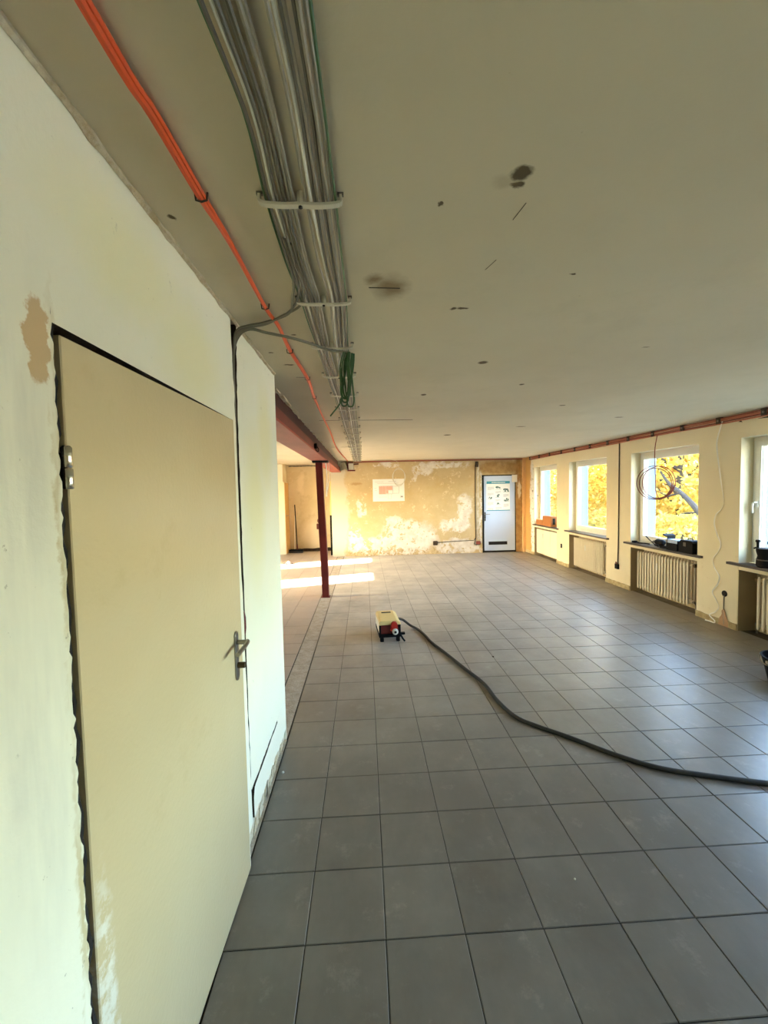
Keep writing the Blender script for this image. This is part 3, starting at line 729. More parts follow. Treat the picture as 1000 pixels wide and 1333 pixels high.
# white conduit and loop behind the post
cw = MB().tube(smooth_path([(-.61, 6.74, 2.14), (-.60, 6.75, 1.9), (-.615, 6.74, 1.6), (-.60, 6.75, 1.9), (-.585, 6.76, 2.16)][:3], 5), .012, 6); cw.tube(smooth_path([(-.6, 6.75, 1.7), (-.57, 6.77, 1.85), (-.565, 6.78, 2.0), (-.57, 6.78, 2.167)], 5), .006, 6)
tag(obj('hanging_cable', cw, MAT['pale'], smooth=True), 'pale cable loop hanging from the red beam behind the post', 'cable')
hk = MB().lathe([(.03, -.02), (.035, -.01), (.035, .015), (.02, .02)], 10, (-.585, 5.15, 2.24), 'x'); hk.tube(smooth_path([(-.57, 5.15, 2.24), (-.55, 5.16, 2.20), (-.56, 5.15, 2.17), (-.59, 5.15, 2.2)], 4), .006, 6)
tag(obj('beam_hook', hk, MAT['black'], smooth=True), 'small black hook clamp on the side of the red beam', 'hook')
# beam end: cable bundle and red box on the far wall
be = MB()
for k in range(9): be.tube(smooth_path([(-.46+.012*k-.1, YF-.35, 2.40-.0*k), (-.56+.018*k, YF-.12, 2.36-.018*k), (-.57+.02*k, YF-.003, 2.22+.01*k)], 5), .012, 6)
tag(obj('cable_bundle', be, MAT['olive'], smooth=True), 'olive cable bundle entering the far wall at the beam end', 'cable bundle')
jb = thing('junction_box', 'dark red junction box high on the far wall beside the beam end', 'junction box', (-.33, YF-.002, 2.19))
obj('housing', MB().box(-.09, .11, -.09, 0, 0, .03).box(-.09, -.06, -.09, 0, .03, .2).box(-.09, .06, -.09, 0, .2, .225), MAT['redp'], jb, bevel=.003)
obj('cover', MB().box(-.058, .07, -.075, -.001, .032, .198), MAT['clamp'], jb, bevel=.004)
obj('cable_stub', MB().tube([(.07, -.05, .17), (.2, -.05, .18)], .016, 8), MAT['redp'], jb, smooth=True)

# ------------------------------------------------------------------ ceiling cables
KEY_L = [(-.4, -.26, -.17), (.68, -.241, -.169), (.80, -.225, -.160), (.89, -.222, -.161), (1.0, -.229, -.163), (1.12, -.240, -.166), (1.4, -.239, -.168), (1.69, -.234, -.159), (2.2, -.230, -.170), (2.7, -.228, -.164), (3.34, -.216, -.158),
         (4.13, -.216, -.155), (5.04, -.222, -.16), (6.45, -.21, -.15), (8.2, -.22, -.155), (10.62, -.23, -.16)]
KEY_R = [(-.4, -.135, -.06), (.68, -.134, -.065), (.80, -.126, -.061), (.89, -.128, -.059), (1.0, -.131, -.058), (1.12, -.134, -.056), (1.4, -.130, -.052), (1.69, -.117, -.053), (2.2, -.135, -.069), (2.7, -.134, -.068), (3.34, -.125, -.061),
         (4.13, -.13, -.063), (5.04, -.14, -.06), (6.45, -.135, -.065), (8.2, -.14, -.07), (10.62, -.14, -.075)]
def lane(key, t, y):
    for (y0, a0, b0), (y1, a1, b1) in zip(key, key[1:]):
        if y0 <= y <= y1:
            s_ = (y-y0)/(y1-y0); return (a0+(a1-a0)*s_)*(1-t)+(b0+(b1-b0)*s_)*t
CLAMP_Y = [1.12, 1.69, 2.2]+[2.2+.545*k for k in range(1, 16)]
def sag(y):
    ks = [-.4, .35]+CLAMP_Y
    for a, b in zip(ks, ks[1:]):
        if a <= y <= b: return math.sin(PI*(y-a)/(b-a))**2
    return 0
def ceiling_cable(key, t, r, mat, name, label, grp, y1=10.62, depth=0, ph=0.):
    pts = []; y = -.35
    while y < y1:
        s_ = sag(y); x = lane(key, t, y)+.002*math.sin(y*3.1+ph*5)*s_+.0012*math.sin(y*1.3+ph*9)
        pts.append((x, y, ZC-.016-depth-(.006+.005*math.sin(ph*7))*s_)); y += .11 if y < 3 else .26
    o = obj(name, MB().tube(smooth_path(pts, 2), r, 6), mat, smooth=True); return tag(o, label, 'cable', grp)
side_l = ['green', 'dgrey', 'pale', 'dgrey', 'grey', 'dgrey', 'grey', 'grey']
cname = {'green': 'green', 'grey': 'grey', 'dgrey': 'dark grey', 'pale': 'pale grey'}
CW = ['leftmost', 'second', 'third', 'fourth', 'fifth', 'sixth', 'seventh', 'eighth', 'ninth', 'tenth', 'eleventh', 'twelfth']
for k, m_ in enumerate(side_l):
    n = len(side_l)
    ceiling_cable(KEY_L, (k+.0)/(n-1), .0044 if m_ != 'green' else .0034, MAT[m_], 'ceiling_cable',
        '%s ceiling cable, %s in the left-hand cable bundle' % (cname[m_], CW[k]+('' if k == 0 else ' from the left')), 'cables of the left-hand ceiling bundle', depth=.002*(k % 2), ph=k*.37)
side_r = ['grey', 'pale', 'dgrey', 'grey', 'dgrey', 'grey', 'grey', 'green']
for k, m_ in enumerate(side_r):
    n = len(side_r)
    ceiling_cable(KEY_R, (k+.0)/(n-1), .0042 if m_ != 'green' else .0034, MAT[m_], 'ceiling_cable',
        '%s ceiling cable, %s in the right-hand cable bundle' % (cname[m_], CW[k]+('' if k == 0 else ' from the left')), 'cables of the right-hand ceiling bundle', depth=.002*(k % 2), ph=k*.53+.2)
def clamp_mb():
    c = MB(); pts = smooth_path([(-.104, 0, -.008), (-.101, 0, -.027), (-.05, 0, -.033), (0, 0, -.032), (.05, 0, -.033), (.101, 0, -.027), (.104, 0, -.008)], 4)
    n = len(pts)
    for p, q in zip(pts, pts[1:]):
        d = (q-p).normalized(); nrm = Vector((-d.z, 0, d.x))*.0035
        v = [p+nrm, q+nrm, q-nrm, p-nrm]; c.add([(a.x, s_*.0085, a.z) for s_ in (-1, 1) for a in v], [(0, 1, 2, 3), (7, 6, 5, 4), (0, 4, 5, 1), (1, 5, 6, 2), (2, 6, 7, 3), (3, 7, 4, 0)])
    c.lathe([(.008, -.034), (.010, -.03), (.010, -.001)], 8); return c
clamp_me = mesh('clamp_bar', clamp_mb(), MAT['clamp'])
screw_me = mesh('screw', MB().lathe([(.0025, -.0405), (.0055, -.039), (.0055, -.033)], 10), MAT['dark'])
foot_me = [mesh('clamp_foot', MB().box(q-.008, q+.008, -.004, .004, -.008, 0), MAT['dgrey']) for q in (-.104, .104)]
for k, y in enumerate(CLAMP_Y):
    t = thing('cable_clamp', 'ivory plastic clamp bar across the ceiling cables, %s from the near end' % ORD[k], 'clamp', ((lane(KEY_L, 0, y)+lane(KEY_R, 1, y))/2, y, ZC-.0005), 0, 'clamps along the ceiling cables')
    obj('clamp_bar', clamp_me, None, t); obj('screw', screw_me, None, t); [obj('clamp_foot', q, None, t) for q in foot_me]
# orange trio
OK = [(-.3, -.412), (.70, -.413), (.89, -.404), (1.124, -.401), (1.32, -.388), (1.756, -.388), (1.95, -.375), (2.3, -.385), (2.84, -.364), (3.4, -.385), (4.2, -.40), (5.4, -.42), (6.6, -.45), (7.67, -.466), (9.2, -.43), (10.55, -.40)]
for k in range(3):
    pts = [(x+(k-1)*.0075*(1 if y < 1.15 else (.6+.5*math.sin(y*2.2+k))), y, ZC-.010-(.004 if k == 1 else 0)-.006*abs(math.sin(y*2.7))) for y, x in OK]
    tag(obj('orange_cable', MB().tube(smooth_path(pts, 5), .0055, 6), MAT['orange'], smooth=True), 'orange cable clipped along the ceiling by the left wall, %s of the three' % ('leftmost', 'middle', 'rightmost')[k], 'cable', 'three orange ceiling cables')
cl = MB(); 
for y, x in OK[2:13:2]: cl.box(x-.014, x+.014, y-.004, y+.004, ZC-.02, ZC).box(x+.009, x+.016, y-.004, y+.004, ZC-.022, ZC)
for i, (y, x) in enumerate([(1.124, -.401), (1.756, -.388), (2.30, -.385), (2.84, -.364), (3.4, -.385)]):
    c = MB().tube([(x-.016, y, ZC-.001), (x-.014, y, ZC-.02), (x, y, ZC-.024), (x+.014, y, ZC-.02), (x+.016, y, ZC-.001)], .0028, 5)
    tag(obj('cable_clip', c, MAT['wire']), 'small wire clip holding the orange ceiling cables, %s from the near end' % ORD[i], 'clip', 'clips on the orange cables')
# branch cables that turn into the chase of the left wall
for k in range(5):
    o = .007*k; lx = -.232+.012*k; y_s = 1.50+.03*k
    if k < 3: start = [(lx, y_s-.25, ZC-.020), (lx, y_s, ZC-.022), (lx-.03, y_s+.16, ZC-.022), (-.30-.02*k, 1.80+.015*k, ZC-.022), (-.42, 1.885+.01*k, ZC-.024)]
    else: start = [(-.06, 2.19+.01*k, ZC-.046), (-.16, 2.15+.01*k, ZC-.046), (-.24, 2.06+.01*k, ZC-.046), (-.33, 1.98+.01*k, ZC-.044), (-.43, 1.935+.008*k, ZC-.040)]
    end = [(-.50, 1.915+.006*k, ZC-.026-.002*k), (-.548, 1.92+.004*(k-2), ZC-.045-.006*k), (-.568-.002*k, 1.926+.003*(k-2), ZC-.10-.012*k), (-.578, 1.925+.003*(k-2), 2.15), (-.58, 1.924+.0022*(k-2), 1.85)]
    zb = (.24, 1.2, 1.3, 1.45, 1.6)[k]
    end += [(-.582, 1.925+.0012*(k-2), z) for z in (1.5, 1.15, .8, .5, .25) if z > zb]+[(-.583, 1.927+.001*(k-2), zb)]
    tag(obj('branch_cable', MB().tube(smooth_path(start+end, 5), .0052, 6), MAT['olive' if k != 1 else 'dgrey'], smooth=True),
        'dark cable entering the left wall chase, %s' % ('longest, running down past the door handle', 'second strand from the left bundle', 'third strand from the left bundle', 'upper strand from the third clamp', 'lower strand from the third clamp')[k], 'cable', 'branch cables into the wall chase')
sl = MB().tube([(-.574, 1.926, 1.02), (-.573, 1.926, 1.05), (-.573, 1.926, 1.10), (-.575, 1.926, 1.13)], lambda t: .006+.004*math.sin(PI*t), 8)
tag(obj('connector_sleeve', sl, MAT['redp'], smooth=True), 'dark red connector sleeve in the wall chase above the door handle', 'connector')
hc = MB().tube(smooth_path([(-.583, 1.95, .243), (-.582, 2.1, .250), (-.582, 2.3, .256), (-.583, 2.512, .266)], 4), .006, 6)
tag(obj('chase_cable', hc, MAT['black'], smooth=True), 'black cable lying in the low level chase near the floor', 'cable')
# green coil
gc = MB(); rr = random.Random(5)
for k in range(6):
    x0 = -.098+.006*k+rr.uniform(-.004, .004); x1 = x0+rr.uniform(-.028, .02); zl = 2.13+rr.uniform(-.015, .04); yy = 2.20+.006*k
    gc.tube(smooth_path([(x0+.03, yy, ZC-.05), (x0+.024, yy-.004, 2.33), (x1+.02, yy-.006, zl+.03), (x1, yy-.004, zl), (x1-.016, yy, zl+.03), (x0-.014, yy+.002, 2.32), (x0+.006, yy, ZC-.05)], 5), .0042, 6)
gc.tube(smooth_path([(-.112, 2.2, 2.16), (-.118, 2.195, 2.13), (-.15, 2.19, 2.09), (-.168, 2.19, 2.068)], 4), .0042, 6)
tag(obj('green_cable_coil', gc, MAT['green'], smooth=True), 'hank of green cable hanging from the third ceiling clamp', 'cable coil')

# ------------------------------------------------------------------ window-wall cables
tm = ['terra2', 'terra', 'terra', 'terra2', 'terra']
for k in range(5):
    pts = [(XR-.014-.006*math.sin(k*2.1), y, 2.438-.0155*k+.004*math.sin(y*2.3+k*1.7)) for y in np.arange(-2.4, 10.55, .45)]
    tag(obj('wall_cable', MB().tube(smooth_path(pts, 2), .0078, 6), MAT[tm[k]], smooth=True), 'reddish cable along the top of the window wall, %s' % ('uppermost of five', 'second from the top', 'middle of five', 'second from the bottom', 'lowest of five')[k], 'cable', 'red cables along the window wall')
pts = [(4.17, YF-.012, 2.437), (3.0, YF-.012, 2.434), (1.5, YF-.012, 2.437), (.3, YF-.012, 2.433), (-.24, YF-.012, 2.43)]
for k in range(2):
    tag(obj('far_wall_cable', MB().tube(smooth_path([(x, y-.004*k, z-.018*k) for x, y, z in pts], 6), .009, 6), MAT['terra2' if k else 'terra'], smooth=True), 'reddish cable along the top of the far wall, %s of two' % ('upper', 'lower')[k], 'cable', 'red cables along the far wall')
tray_me = mesh('clip_bar', MB().box(-.034, -.004, -.03, .03, -.075, -.066).box(-.036, -.030, -.03, .03, -.075, -.004).box(-.036, -.0, -.035, .035, -.006, -.001), MAT['wire'])
bolt_me = mesh('bolt', MB().lathe([(.012, -.044), (.012, -.036)], 8, (0, 0, -.04), 'x'), MAT['metal'])
for k in range(17):
    y = 1.38+.555*k
    if y > 10.3: break
    t = thing('cable_bracket', 'dark metal bracket holding the red window-wall cables, %s from the near end' % ORD[k], 'bracket', (XR-.0005, y, ZC), 0, 'brackets of the window-wall cables')
    obj('clip_bar', tray_me, None, t); obj('bolt', bolt_me, None, t)
# red coil in front of the window
cc = Vector((4.045, 5.57, 1.705)); ux = Vector((.83, -.55, 0)).normalized(); uz = Vector((0, 0, 1))
co = MB(); rr = random.Random(11); pts = []
drop = [(4.165, 5.72, 2.38), (4.12, 5.70, 2.2), (4.09, 5.66, 2.0), (4.06, 5.60, 1.75), (4.05, 5.58, 1.60), (4.07, 5.55, 1.50)]
loop = []
for k in range(0, 3*16+4):
    a = -.45*PI+2*PI*k/16; r = .225+.016*math.sin(k*.25+1); dz = .0
    p = cc+ux*(r*math.cos(a)*.86+.02*math.sin(k*.13))+uz*(r*math.sin(a)*.98)+Vector((.012*math.sin(k*.2), -.010*math.cos(k*.37), .006*math.sin(k*.31))); loop.append(p)
co.tube(smooth_path(drop+[tuple(p) for p in loop], 3), .006, 6)
tag(obj('red_cable_coil', co, MAT['terra2'], smooth=True), 'coil of thin red cable hanging in front of the third window', 'cable coil')
# drop cable and socket box
t = thing('socket_drop', 'brown cable dropping to a black socket box on the pier', 'socket', (XR, 6.65, .29))
obj('cable', MB().tube(smooth_path([(-.012, -.02, 2.10), (-.010, -.015, 1.4), (-.010, -.012, .6), (-.014, -.005, .14), (-.012, .01, .09)], 6), .008, 6), MAT['wire'], t, smooth=True)
sbx = MB().box(-.03, -.0005, -.03, .06, .0, .085); obj('socket_box', sbx, MAT['black'], t, bevel=.006)
obj('cable_stub', MB().tube(smooth_path([(-.02, -.0, .08), (-.03, .02, .12), (-.025, .035, .075)], 4), .006, 6), MAT['terra2'], t, smooth=True)
# wavy white strip cable
WC = [(4.666, 2.40), (4.713, 2.213), (4.72, 2.079), (4.67, 1.7), (4.640, 1.49), (4.665, 1.38), (4.723, 1.307), (4.735, 1.2), (4.70, 1.08), (4.662, .965), (4.70, .87), (4.765, .775), (4.73, .68), (4.653, .583), (4.68, .48), (4.766, .371), (4.72, .29), (4.665, .211), (4.70, .14), (4.782, .083), (4.72, .03), (4.70, .012), (4.76, .010), (4.82, .009)]
P = smooth_path([(XR-.022-.012*math.sin(i*1.1)-(.03 if i > 20 else 0), y, z) for i, (y, z) in enumerate(WC)], 6); rb = MB(); n = len(P)
for i, p in enumerate(P):
    tn = (P[min(i+1, n-1)]-P[max(i-1, 0)]).normalized(); ph = .6*math.sin(i*.17)
    d = Vector((1, 0, 0)); sd_ = tn.cross(d).normalized(); sd_ = sd_*math.cos(ph)+d*math.sin(ph); nn = tn.cross(sd_)
    for s1, s2 in ((-1, -1), (1, -1), (1, 1), (-1, 1)): rb.v.append(tuple(p+sd_*(.0068*s1)+nn*(.0015*s2)))
for i in range(n-1):
    for k in range(4): j = (k+1) % 4; rb.f.append((i*4+k, i*4+j, i*4+4+j, i*4+4+k)); rb.m.append(0)
rb.f += [(3, 2, 1, 0), (n*4-4, n*4-3, n*4-2, n*4-1)]; rb.m += [0, 0]
tag(obj('flat_cable', rb, MAT['pale']), 'white flat cable hanging in waves down the pier to the floor', 'cable')
t = thing('open_socket', 'open round socket hole with a broken cable slot down to the floor', 'socket', (XR, 4.61, 0))
obj('socket_ring', MB().lathe([(.034, -.008), (.036, -.004), (.036, -.0005)], 16, (0, 0, .385), 'x'), MAT['dark'], t)
obj('cable', MB().tube(smooth_path([(-.008, 0, .36), (-.007, .004, .25), (-.01, .0, .12), (-.012, -.01, .02)], 5), .006, 6), MAT['grey'], t, smooth=True)
obj('broken_plaster', MB().prism(jag((-.07, .001), (.07, .001), 3, .0, 1)+jag((.05, .09), (.005, .2), 4, .01, 2)+jag((-.01, .2), (-.06, .08), 4, .01, 3), 'x', -.0135, -.012), simple('brick_dust', (186, 148, 112), .9, var=.25, scale=60, bump=.4), t)
t = thing('small_socket', 'small black socket on the pier between the two farthest windows', 'socket', (XR, 8.64, .37))
obj('socket_box', MB().box(-.012, -.0005, -.03, .03, 0, .09), MAT['black'], t, bevel=.004); obj('contact', MB().lathe([(.012, -.015), (.012, -.0125)], 10, (0, 0, .045), 'x'), MAT['dgrey'], t)
cr_ = MB().prism(jag((4.30, 2.355), (4.05, 2.352), 6, .006, 80)+[(4.1, 2.366)], 'x', XR-.002, XR+.001).prism([(4.48, 2.36), (4.45, 2.372), (4.43, 2.35)], 'x', XR-.002, XR+.001)
each('plaster_crack', cr_, MAT['core'], wall_right)

# ------------------------------------------------------------------ far wall fittings
t = thing('wall_conduit', 'dark cable running down the far wall left of the white door', 'cable', (2.885, YF, 0))
obj('cable', MB().tube(smooth_path([(.0, -.012, 2.30), (-.005, -.012, 1.6), (-.008, -.012, .9), (0, -.012, .4)], 5), .009, 6), MAT['wire'], t, smooth=True)
obj('side_cable', MB().tube([(0, -.012, .40), (-.06, -.012, .33), (-.5, -.012, .325), (-1.02, -.012, .30)], .008, 6).tube([(.0, -.012, .40), (-.05, -.012, .24), (.02, -.012, .2)], .008, 6), MAT['wire'], t, smooth=True)
obj('upper_box', MB().box(.0, .08, -.03, -.0005, 2.24, 2.38), MAT['core'], t, bevel=.01); obj('lower_box', MB().box(.0, .12, -.03, -.0005, .22, .31), MAT['terra2'], t, bevel=.01)
obj('raw_channel', MB().prism(jag((.03, .35), (.04, 2.3), 22, .008, 61)+jag((.10, 2.3), (.10, .35), 22, .012, 62), 'y', -.004, -.0005), MAT['raw'], t)
obj('end_box', MB().box(-1.13, -1.01, -.03, -.0005, .23, .34), MAT['core'], t, bevel=.012)
wc = MB()
for k in range(3):
    wc.tube(smooth_path([(.895+(.15+.01*k)*math.cos(a), YF-.022-.008*k, 2.02+(.235-.02*k)*math.sin(a)) for a in [2*PI*i/14+k*.3 for i in range(15)]], 3), .0045, 6)
wc.tube(smooth_path([(.90, YF-.02, 2.25), (.88, YF-.015, 2.36), (.85, YF-.03, 2.425), (.6, YF-.3, ZC-.008), (.1, YF-.3, ZC-.008), (-.05, YF-.15, ZC-.008)], 5), .0045, 6)
tag(obj('white_cable_coil', wc, MAT['clamp'], smooth=True), 'coil of pale cable hanging over the floor plan sheet', 'cable coil')

# ------------------------------------------------------------------ side room items
db = MB(); rr = random.Random(77)
db.tube(smooth_path([(x, YS-.014-.004*rr.random(), 2.415+rr.uniform(-.012, .008)) for x in np.arange(-2.12, -.95, .09)], 3), lambda q: .012+.006*abs(math.sin(q*37)), 6)
tag(obj('wall_cable', db, MAT['olive'], smooth=True), 'dusty brown cable along the top of the side room wall', 'cable')
t = thing('push_broom', 'wide push broom leaning on the side room wall', 'broom', (-1.93, 11.55, 0))
bh = MB().box(-.20, .19, -.03, .035, .055, .09); obj('head', bh, MAT['black'], t, bevel=.004)
br = MB()
for k in range(26): br.box(-.195+k*.0147, -.195+k*.0147+.012, -.026, .030, .0, .055)
obj('bristles', br, MAT['wire'], t)
obj('handle', MB().tube([(.03, 0, .09), (-.05, .275, 1.33)], .013, 8), MAT['black'], t, smooth=True)
obj('socket', MB().tube([(.032, -.008, .08), (.022, .027, .24)], .02, 8), MAT['redp'], t, smooth=True)
tag(obj('broom_stick', MB().tube([(-1.98, 11.62, .095), (-1.99, 11.832, 1.02)], .012, 8), MAT['pale'], smooth=True), 'pale stick leaning on the wall behind the push broom', 'stick')
t = thing('sunlit_strip_panel', 'tall narrow strip painted sunlit yellow with a black lower half beside the pier', 'board', (-.885, 10.95, 0))  # yellow panel stands in for a sunlit strip seen past the pier
obj('sunlit_upper_strip', MB().box(-.03, .03, -.02, .012, 1.06, 1.95), MAT['yellow'], t, bevel=.003); obj('dark_lower_strip', MB().box(-.035, .033, -.022, .015, 0, 1.06), MAT['black'], t, bevel=.003)
t = thing('red_hanging_tool', 'dark red bracket with a hook half hidden behind the post', 'bracket', (-1.30, YS, .62))
obj('bracket_plate', MB().box(-.08, .1, -.04, -.0005, 0, .16), MAT['beamd'], t, bevel=.01); obj('bracket_ring', MB().tube([(.02+.06*math.cos(a), -.03, .24+.07*math.sin(a)) for a in [2*PI*i/12 for i in range(13)]], .02, 6), MAT['beamd'], t, smooth=True)
rr = random.Random(21)
def crumb(x, y, r, seed):
    q = random.Random(seed); b = bmesh.new(); bmesh.ops.create_icosphere(b, subdivisions=1, radius=r)
    for v in b.verts: v.co = Vector((v.co.x*q.uniform(.7, 1.2), v.co.y*q.uniform(.7, 1.2), max(-r*.5, v.co.z*q.uniform(.5, .9)) ))
    mb = MB().add([(v.co.x+x, v.co.y+y, v.co.z+r*.5) for v in b.verts], [tuple(v.index for v in f.verts) for f in b.faces]); b.free(); return mb
places = ['at the wall end', 'beside it nearer the post', 'behind the others', 'closest to the wall corner', 'lying farthest left']
for k in range(5):
    x, y = -1.86+.045*(k % 3)+.01*k, 9.7+.07*(k//3)+.02*(k % 2)
    tag(obj('rubble_piece', crumb(x, y, .035+.012*(k % 2), 40+k), MAT['crumb' if k % 2 else 'core']), '%s rubble lump on the side room floor, %s' % (('dark', 'pale')[k % 2], places[k]), 'rubble', 'rubble by the side room wall')
tag(obj('plaster_crumb', crumb(-.525, 2.42, .010, 70), MAT['crumb']), 'white plaster crumb on the tiles at the left wall foot', 'rubble')
tag(obj('stone_chip', crumb(1.24, 3.98, .010, 71), MAT['core']), 'tiny dark chip lying on the tiles above the hose', 'rubble')
tag(obj('white_chip', crumb(.86, 1.645, .005, 72), MAT['crumb']), 'tiny white chip on the near tiles right of centre', 'rubble')

# ------------------------------------------------------------------ power distributor on the floor and its cable
t = thing('power_distributor', 'yellow topped portable power box on black feet on the tiles', 'power box', (.235, 4.70, 0), R(4))
W, D = .120, .20
obj('lid', MB().prism([(-W, .188), (-W, .222), (-W+.016, .238), (W-.04, .238), (W-.0, .215), (W, .188)], 'y', -D, D), MAT['yellow'], t, bevel=.006)
obj('carry_slot', MB().box(-.06, .05, .10, .135, .2375, .241), MAT['dark'], t)
obj('body', MB().box(-W+.008, W-.008, -D+.02, D-.008, .065, .189), MAT['redp'], t, bevel=.004)
obj('side_panel', MB().box(-W-.002, -W+.0078, -D+.02, D-.02, .10, .187), MAT['crumb'], t, bevel=.002)
fr = MB().box(-W, W, -D, -D+.018, .05, .085).box(-W, -W+.02, -D, -D+.018, .085, .188).box(W-.02, W, -D, -D+.018, .085, .188).box(-W, W, D-.018, D, .05, .09)
fr.box(-W, -W+.02, -D+.018, D-.018, .05, .066).box(W-.02, W, -D+.018, D-.018, .05, .066); obj('frame', fr, MAT['black'], t, bevel=.003)
for sx in (-1, 1):
    for sy in (-1, 1): obj('foot', MB().box(sx*(W-.03)-.02, sx*(W-.03)+.02, sy*(D-.025)-.022, sy*(D-.025)+.022, 0, .05), MAT['black'], t, bevel=.005)
sk2 = MB().lathe([(.028, 0), (.033, -.01), (.033, -.035), (.026, -.04)], 16, (.055, -D+.005, .118), 'y'); so_ = obj('socket', sk2, MAT['crumb'], t, smooth=True)
obj('socket_hole', MB().lathe([(.014, -.0435), (.014, -.0405)], 12, (.055, -D+.005, .118), 'y'), MAT['dark'], so_)
obj('plug', MB().lathe([(.032, -.02), (.036, 0), (.036, .05), (.028, .06)], 14, (.045, -D-.012, .196), 'y'), MAT['redpl'], t, smooth=True)
obj('plug_collar', MB().box(.005, .085, -D-.005, -D+.019, .12, .19), MAT['redpl'], t, bevel=.006)
obj('latch', MB().box(W, W+.055, -D+.05, -D+.09, .055, .075).tube([(W, -D+.03, .07), (W+.02, -D+.01, .03), (W+.04, -D-.02, .008)], .010, 6), MAT['black'], t)
ho = [(.35, 4.86, .150), (.43, 4.96, .10), (.52, 4.93, .035), (.60, 4.84, .014), (.655, 4.62, .014), (.693, 4.398, .014), (.785, 4.092, .014), (.89, 3.72, .014), (.98, 3.407, .014), (1.003, 3.12, .014), (1.06, 2.88, .014), (1.167, 2.749, .014), (1.317, 2.611, .014), (1.509, 2.413, .014), (1.699, 2.271, .014), (1.948, 2.18, .014), (2.192, 2.106, .014), (2.6, 2.0, .014), (3.3, 1.75, .014)]
tag(obj('power_cable', MB().tube(smooth_path(ho, 6), .0145, 10), MAT['rubber'], smooth=True), 'thick black power cable snaking from the power box across the tiles', 'cable')

# ------------------------------------------------------------------ things on the sills and the floor
z0 = SILL-.002
t = thing('cardboard_box', 'brown cardboard box with a dark hand hole on the farthest sill', 'box', (4.26, 9.13, z0))
obj('carton', MB().box(-.07, .07, 0, .44, 0, .235), MAT['card'], t, bevel=.004); obj('hand_hole', MB().box(-.03, .03, -.003, -.0005, .05, .19), MAT['dark'], t); obj('tape_strip', MB().box(-.072, .072, .20, .235, .2352, .2362), MAT['wood'], t)
t = thing('cardboard_box', 'low flat brown cardboard box left of the taller box', 'box', (4.25, 9.60, z0))
obj('carton', MB().box(-.06, .06, 0, .33, 0, .12), MAT['card'], t, bevel=.004); obj('lid_flap', MB().box(-.063, .063, -.003, .333, .1202, .127), MAT['wood'], t)
t = thing('tool_strap', 'flat black strap lying at the left end of the tool sill', 'strap', (4.22, 6.20, z0))
obj('band', MB().tube(smooth_path([(0, .10, .012), (.03, .03, .014), (-.02, -.05, .012), (.02, -.12, .014), (.05, -.2, .012)], 5), .011, 6), MAT['black'], t, smooth=True); obj('buckle', MB().box(-.02, .04, .06, .11, .0, .03), MAT['black'], t, bevel=.004)
t = thing('pry_bar', 'thin black bar propped up on the tool sill', 'tool', (4.24, 5.92, z0))
obj('shaft', MB().tube([(-.01, -.12, .012), (0, .10, .115), (.0, .12, .128)], .008, 6), MAT['black'], t, smooth=True); obj('grip', MB().tube([(-.012, -.16, .014), (-.01, -.09, .024)], .013, 8), MAT['black'], t, smooth=True)
t = thing('power_drill', 'black power drill lying on the tool sill', 'drill', (4.22, 5.72, z0))
obj('body', MB().lathe([(.026, -.09), (.042, -.07), (.045, .04), (.03, .07), (.02, .09)], 12, (0, 0, .075), 'y'), MAT['black'], t, smooth=True)
obj('grip', MB().prism([(-.03, .06), (.015, .06), (-.02, .0), (-.075, .0)], 'x', -.018, .018), MAT['black'], t, bevel=.006); obj('chuck', MB().lathe([(.018, .085), (.02, .12), (.006, .125), (.005, .19)], 10, (0, 0, .07), 'y'), MAT['dgrey'], t, smooth=True)
obj('battery', MB().box(-.03, .03, -.16, -.05, 0, .035), MAT['black'], t, bevel=.005)
t = thing('tool_case', 'open black tool case with a pale blue lining on the sill', 'case', (4.235, 5.42, z0))
obj('tray', MB().box(-.07, .07, -.10, .10, 0, .02).box(-.07, -.06, -.10, .10, .02, .10).box(.06, .07, -.1, .1, .02, .10).box(-.06, .06, .09, .1, .02, .20).box(-.06, .06, -.1, -.09, .02, .14), MAT['black'], t, bevel=.003)
obj('lining', MB().box(-.058, .058, -.088, .088, .0205, .15), MAT['bluefoam'], t); obj('lid', MB().prism([(.10, .19), (.16, .215), (.168, .20), (.105, .175)], 'x', -.07, .07), MAT['black'], t)
t = thing('tool_box', 'closed black tool box at the right end of the tool sill', 'case', (4.235, 5.18, z0))
obj('body', MB().prism([(-.13, 0), (.11, 0), (.11, .12), (.08, .17), (-.10, .17), (-.13, .14)], 'x', -.075, .075), MAT['black'], t, bevel=.006); obj('handle', MB().tube([(-.0, -.05, .165), (0, -.04, .19), (0, .03, .19), (0, .04, .165)], .007, 6), MAT['black'], t); obj('clasp', MB().box(-.08, -.0752, -.02, .02, .09, .14), MAT['dgrey'], t)
t = thing('sprayer_tool', 'black power tool with two knobs on the right-hand sill', 'tool', (4.24, 4.16, z0))
obj('body', MB().lathe([(.07, 0), (.085, .015), (.082, .07), (.07, .12), (.085, .17), (.085, .20), (.06, .205)], 18), MAT['black'], t, smooth=True); obj('band', MB().lathe([(.0835, .075), (.084, .085)], 18), MAT['dgrey'], t)
obj('knob', MB().lathe([(.013, .19), (.014, .26), (.022, .265), (.022, .285), (.015, .29)], 10, (-.04, .055, 0)), MAT['black'], t, smooth=True); obj('knob', MB().lathe([(.013, .19), (.014, .245), (.028, .25), (.028, .275), (.018, .28)], 10, (.0, -.045, 0)), MAT['black'], t, smooth=True); obj('nozzle', MB().tube([(-.03, .06, .21), (-.04, .10, .19)], .009, 6), MAT['black'], t)
t = thing('black_bucket', 'black plastic bucket at the right picture edge on the tiles', 'bucket', (3.49, 3.20, 0)); t.scale = (.75, .75, .75)
